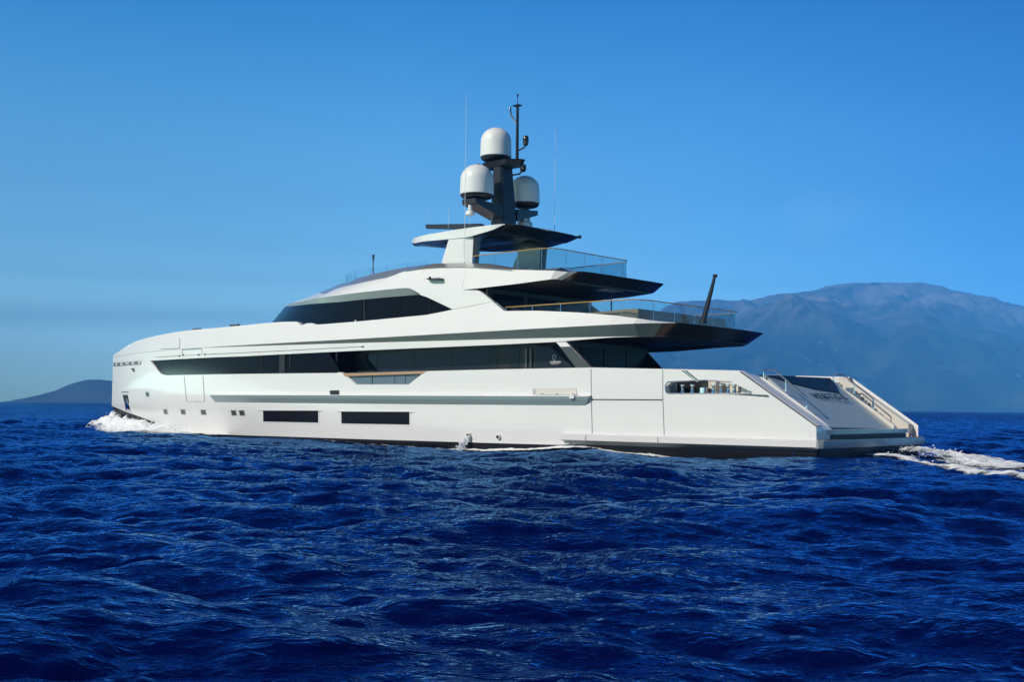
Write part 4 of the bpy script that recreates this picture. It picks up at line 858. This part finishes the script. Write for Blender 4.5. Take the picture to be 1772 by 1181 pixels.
for _ in range(900):
    s = random.uniform(36, 50.6); sg = 1 if random.random() < .6 else -1; k = random.random(); a = float(np.interp(s, [30, 36, 44, 49.3, 52], [0, .3, .62, 1.05, .2])); dd = random.uniform(0, 1.6) ** 1.4 * (1 if s < 48 else .75)
    dr.append((s, sg * (float(hb(min(s, 49.2), .35) if s < 49.2 else 0) + dd + .1), a * math.exp(-dd) * random.uniform(.4, 1.4) + .08, random.uniform(.012, .05)))
bw = foam_object('bow_wave_foam', S_, B_, Zh, cov, dr); bw['label'] = 'white foaming bow wave curling along the yacht stem'; bw['category'] = 'foam'
# wake behind the stern, between two edges on the water
ue = [(1440, 788, .0), (1468, 788, .0), (1505, 780, .1), (1545, 778, .15), (1590, 783, .15), (1640, 781, .2), (1700, 787, .2), (1772, 791, .2), (1900, 800, .2), (2100, 815, .2)]
le = [(1455, 793.5, .05), (1490, 795, 0), (1520, 797, 0), (1560, 801, 0), (1600, 806, 0), (1650, 814, 0), (1700, 822, 0), (1772, 832, 0), (1900, 846, 0), (2100, 866, 0)]
UE = np.array([onz(*q) for q in ue]); LE = np.array([onz(*q) for q in le]); tt = np.linspace(0, 1, 420); kk = np.linspace(0, 1, len(ue))
up_ = np.stack([np.interp(tt, kk, UE[:, i]) for i in (0, 1)], -1); lo_ = np.stack([np.interp(tt, kk, LE[:, i]) for i in (0, 1)], -1)
vv = np.linspace(-.08, 1.08, 150); S_ = up_[:, None, 0] * (1 - vv) + lo_[:, None, 0] * vv; B_ = up_[:, None, 1] * (1 - vv) + lo_[:, None, 1] * vv
V = vv[None, :] + 0 * S_; T = tt[:, None] + 0 * S_
band = np.maximum(np.exp(-((V - .22) / .26) ** 2), 1.0 * np.exp(-((V - .86) / .13) ** 2)); ease = np.clip(T / .05, 0, 1)
Zh = .40 * np.exp(-((V - .30) / .3) ** 2) * ease * (1 - .5 * T) + .10 * np.exp(-((V - .88) / .1) ** 2) * ease
cov = np.clip(.33 + .38 * band, 0, .85) * np.clip(T / .03, 0, 1) * np.clip((V + .08) / .08, 0, 1) * np.clip((1.08 - V) / .08, 0, 1)
dr = []
for _ in range(700):
    t = min(abs(random.gauss(.16, .18)), .9); v = random.uniform(0, .75); i = int(t * 419); j = int(np.clip((v + .08) / 1.16, 0, 1) * 149)
    dr.append((S_[i, j], B_[i, j], float(Zh[i, j]) + random.uniform(0, .22), random.uniform(.008, .028)))
wk = foam_object('stern_wake_foam', S_, B_, Zh, cov, dr); wk['label'] = 'white churned wake trailing right of the swim platform'; wk['category'] = 'foam'
# foam licking along the hull amidships
S_, B_ = np.meshgrid(np.linspace(5, 27, 500), np.linspace(-.1, .55, 30), indexing='ij'); B2_ = B_ + hb(S_, .15)
inten = np.interp(S_, [5, 6, 8.5, 9.2, 10, 13.5, 14.8, 16, 20, 26], [.1, .35, .25, .35, .5, .58, .4, .15, .08, .05])
cov = (inten * 1.1 + .34) * np.clip((.5 - B_) / .4, 0, 1); hf = foam_object('hull_side_foam', S_, B2_, .30 * inten * np.exp(-(np.clip(B_, 0, None) / .3) ** 2), cov); hf['label'] = 'thin line of foam along the black waterline amidships'; hf['category'] = 'foam'
# cooling water falling from the outlet
p0 = onb(811.5, 756, hb(14.7, .7) + .12); v = []; fcs = []
for _ in range(420):
    t = random.random() ** .8; r = random.gauss(0, .02 + .11 * t); s = p0[0] + .34 * t + r; b = p0[1] + .25 * t + random.gauss(0, .02 + .06 * t); z = p0[2] - .72 * t * (0.35 + .65 * t) + random.gauss(0, .02); q = random.uniform(.008, .024)
    k = len(v); P = b2w(s, b, z); v += [(P[0] + x * q, P[1] + y * q, P[2] + c * q * 2.2) for x, y, c in ICO]; fcs += [tuple(k + i for i in f) for f in ICF]
me = bpy.data.meshes.new('discharge_water'); me.from_pydata(v, [], fcs); me.materials.append(M['spray']); dj = bpy.data.objects.new('discharge_water', me); COL.objects.link(dj)
tag(dj, 'spurt of water falling from the brass outlet to the sea', 'spray', kind='stuff')

# ================================================================== MOUNTAINS
def mtn_material(name, seed):
    m, t, p = new_mat(name); p.inputs['Roughness'].default_value = 0.95; p.inputs['Specular IOR Level'].default_value = 0.1
    geo = t.nodes.new('ShaderNodeNewGeometry'); sep = t.nodes.new('ShaderNodeSeparateXYZ'); t.links.new(geo.outputs['Position'], sep.inputs[0])
    n = t.nodes.new('ShaderNodeTexNoise'); n.inputs['Scale'].default_value = 0.006; n.inputs['Detail'].default_value = 8; n.inputs['Roughness'].default_value = .62; t.links.new(geo.outputs['Position'], n.inputs['Vector'])
    r = t.nodes.new('ShaderNodeValToRGB'); e = r.color_ramp.elements; e[0].position = .36; e[0].color = (.010, .022, .016, 1); e[1].position = .66; e[1].color = (.065, .08, .055, 1)
    x = e.new(.5); x.color = (.024, .042, .024, 1); t.links.new(n.outputs[0], r.inputs[0])
    h = t.nodes.new('ShaderNodeMapRange'); h.inputs[1].default_value = 330; h.inputs[2].default_value = 640; t.links.new(sep.outputs[2], h.inputs[0])
    h2 = t.nodes.new('ShaderNodeMath'); h2.operation = 'MULTIPLY'; t.links.new(h.outputs[0], h2.inputs[0])
    mr = t.nodes.new('ShaderNodeMapRange'); mr.inputs[1].default_value = .35; mr.inputs[2].default_value = .6; t.links.new(n.outputs[0], mr.inputs[0]); t.links.new(mr.outputs[0], h2.inputs[1])
    mx = t.nodes.new('ShaderNodeMix'); mx.data_type = 'RGBA'; mx.inputs[7].default_value = (.31, .275, .25, 1); t.links.new(h2.outputs[0], mx.inputs[0]); t.links.new(r.outputs[0], mx.inputs[6]); t.links.new(mx.outputs[2], p.inputs['Base Color'])
    return m
M['pale_hill'] = pmat('haze_pale_hill', (.38, .5, .5), .95, spec=.1, vary=.12, vscale=.004)  # haze over the far hill is put into this pale colour
M['hill'] = mtn_material('hillside', 1)
def azpx(px): return np.arctan((px - 886) / FPX)
def elev(px, y): return (704.5 + (px - 886) * 17 / 1772.0 - y) / FPX
near = [(1090, 640), (1150, 600), (1172, 590), (1230, 572), (1290, 553), (1340, 531), (1372, 518), (1395, 521), (1430, 531), (1470, 548), (1520, 560), (1560, 556), (1600, 553), (1660, 566), (1720, 580), (1772, 592), (1900, 610), (2200, 650)]
far = [(1060, 640), (1110, 565), (1150, 538), (1172, 528), (1230, 524), (1280, 522), (1330, 518), (1380, 517), (1420, 510), (1450, 504), (1500, 501), (1545, 500.5), (1575, 503), (1605, 503.5), (1620, 505), (1650, 514), (1700, 527), (1740, 541), (1772, 550), (1850, 575), (2000, 610), (2200, 650)]
def height_fn(R, A, r_c, r_n, r_f, near, far, seed, amp):
    px = 886 + FPX * np.tan(A); hn = np.interp(px, [p for p, _ in near], [elev(p, y) for p, y in near]) * r_n; hf = np.interp(px, [p for p, _ in far], [elev(p, y) for p, y in far]) * r_f
    X, Y_ = R * np.sin(A), R * np.cos(A)
    w1 = np.clip((R - r_c) / (r_n - r_c), 0, 1); w2 = np.clip((R - r_n) / (r_f - r_n), 0, 1); w3 = np.clip((R - r_f) / (r_f * .12), 0, 1)
    h = np.where(R < r_n, hn * w1 ** .85, hn + (hf - hn) * w2 - .28 * np.minimum(hn, hf) * np.sin(w2 * np.pi) ** 1.0); h = h * (1 - w3 * .8)
    rid = 1 - np.abs(fbm(X, Y_, 1100, 6, seed) - .5) * 2; rid2 = 1 - np.abs(fbm(X + 77, Y_, 320, 5, seed + 1) - .5) * 2
    crest = np.exp(-((R - r_n) / 260) ** 2) + np.exp(-((R - r_f) / 260) ** 2)
    return np.maximum(h + amp * ((rid - .78) * 1.0 + (rid2 - .78) * .45) * np.clip(h / 120, 0, 1) * (1 - .8 * np.clip(crest, 0, 1)), -2)
def mountain(name, r_c, r_n, r_f, near, far, px0, px1, seed, amp, na=420, nr=190, mat='hill'):
    a = azpx(np.linspace(px0, px1, na)); r = np.linspace(r_c - 40, r_f * 1.12, nr); Rg, Ag = np.meshgrid(r, a, indexing='ij'); h = height_fn(Rg, Ag, r_c, r_n, r_f, near, far, seed, amp)
    c = np.stack([Rg * np.sin(Ag), Rg * np.cos(Ag), h], -1).reshape(-1, 3); idx = np.arange(nr * na).reshape(nr, na)
    return fast_mesh(name, c, np.stack([idx[:-1, :-1], idx[:-1, 1:], idx[1:, 1:], idx[1:, :-1]], -1).reshape(-1, 4), M[mat])
RC, RN, RF = 4700.0, 6100.0, 7800.0
tag(mountain('mountain', RC, RN, RF, near, far, 1060, 2200, 5, 430, 620, 260), 'broad hazy blue mountain range with bare rounded summit behind the stern', 'mountain', kind='structure')
lf = [(-200, 690), (-60, 699), (15, 695), (60, 687), (95, 678), (125, 666), (150, 659.5), (175, 659), (200, 662), (250, 672), (330, 689), (420, 699)]
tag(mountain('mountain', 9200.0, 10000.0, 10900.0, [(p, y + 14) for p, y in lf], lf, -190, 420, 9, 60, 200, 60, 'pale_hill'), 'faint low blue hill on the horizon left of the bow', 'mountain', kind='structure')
# white houses scattered over the lower slopes
hw, hr_ = pmat('house_wall', (.22, .225, .21), .8), pmat('house_roof', (.10, .065, .05), .8)
def house_at(px, y, w):
    a = float(azpx(px)); best = None
    for r in np.linspace(RC + 20, RN, 160):
        h = float(height_fn(np.array([[r]]), np.array([[a]]), RC, RN, RF, near, far, 5, 430)[0, 0]); e = abs(h / r - elev(px, y))
        if best is None or e < best[0]: best = (e, r, h)
    _, r, h = best; o = bpy.data.objects.new('hillside_house', None); COL.objects.link(o); o.location = (r * math.sin(a), r * math.cos(a), h - 1.0); o.rotation_euler = (0, 0, random.uniform(-.4, .4))
    q = MB(); q.box(-w / 2, w / 2, -w / 3, w / 3, -6, w * .42); q.build('wall', hw, o)
    q = MB(); q.prism([(-w / 2 - .6, -w / 3 - .6, w * .42), (-w / 2 - .6, w / 3 + .6, w * .42), (-w / 2 - .6, 0, w * .6)], (w + 1.2, 0, 0)); q.build('roof', hr_, o)
    return tag(o, 'pale house with a low tiled roof on the hazy mountainside', 'house', 'houses scattered on the mountainside')
for px, y, w in ((1420, 597, 15), (1425, 598, 10), (1449, 610, 11), (1480, 604, 13), (1475, 605, 9), (1397, 625, 11), (1402, 626, 9), (1420, 633, 12), (1763, 655, 15), (1757, 652, 11)):
    house_at(px, y, w)

# ================================================================== HAZE
hz = MB(); hz.box(-9500, 9500, -9500, 11800, -3.5, 905); M['haze'] = bpy.data.materials.new('haze'); M['haze'].use_nodes = True
t = M['haze'].node_tree; t.nodes.clear(); ho = t.nodes.new('ShaderNodeOutputMaterial'); pv = t.nodes.new('ShaderNodeVolumePrincipled')
pv.inputs['Color'].default_value = (0.085, 0.40, 1.0, 1); pv.inputs['Density'].default_value = 0.00025; pv.inputs['Anisotropy'].default_value = -0.5
t.links.new(pv.outputs[0], ho.inputs['Volume'])
tag(hz.build('haze', M['haze']), kind='stuff')
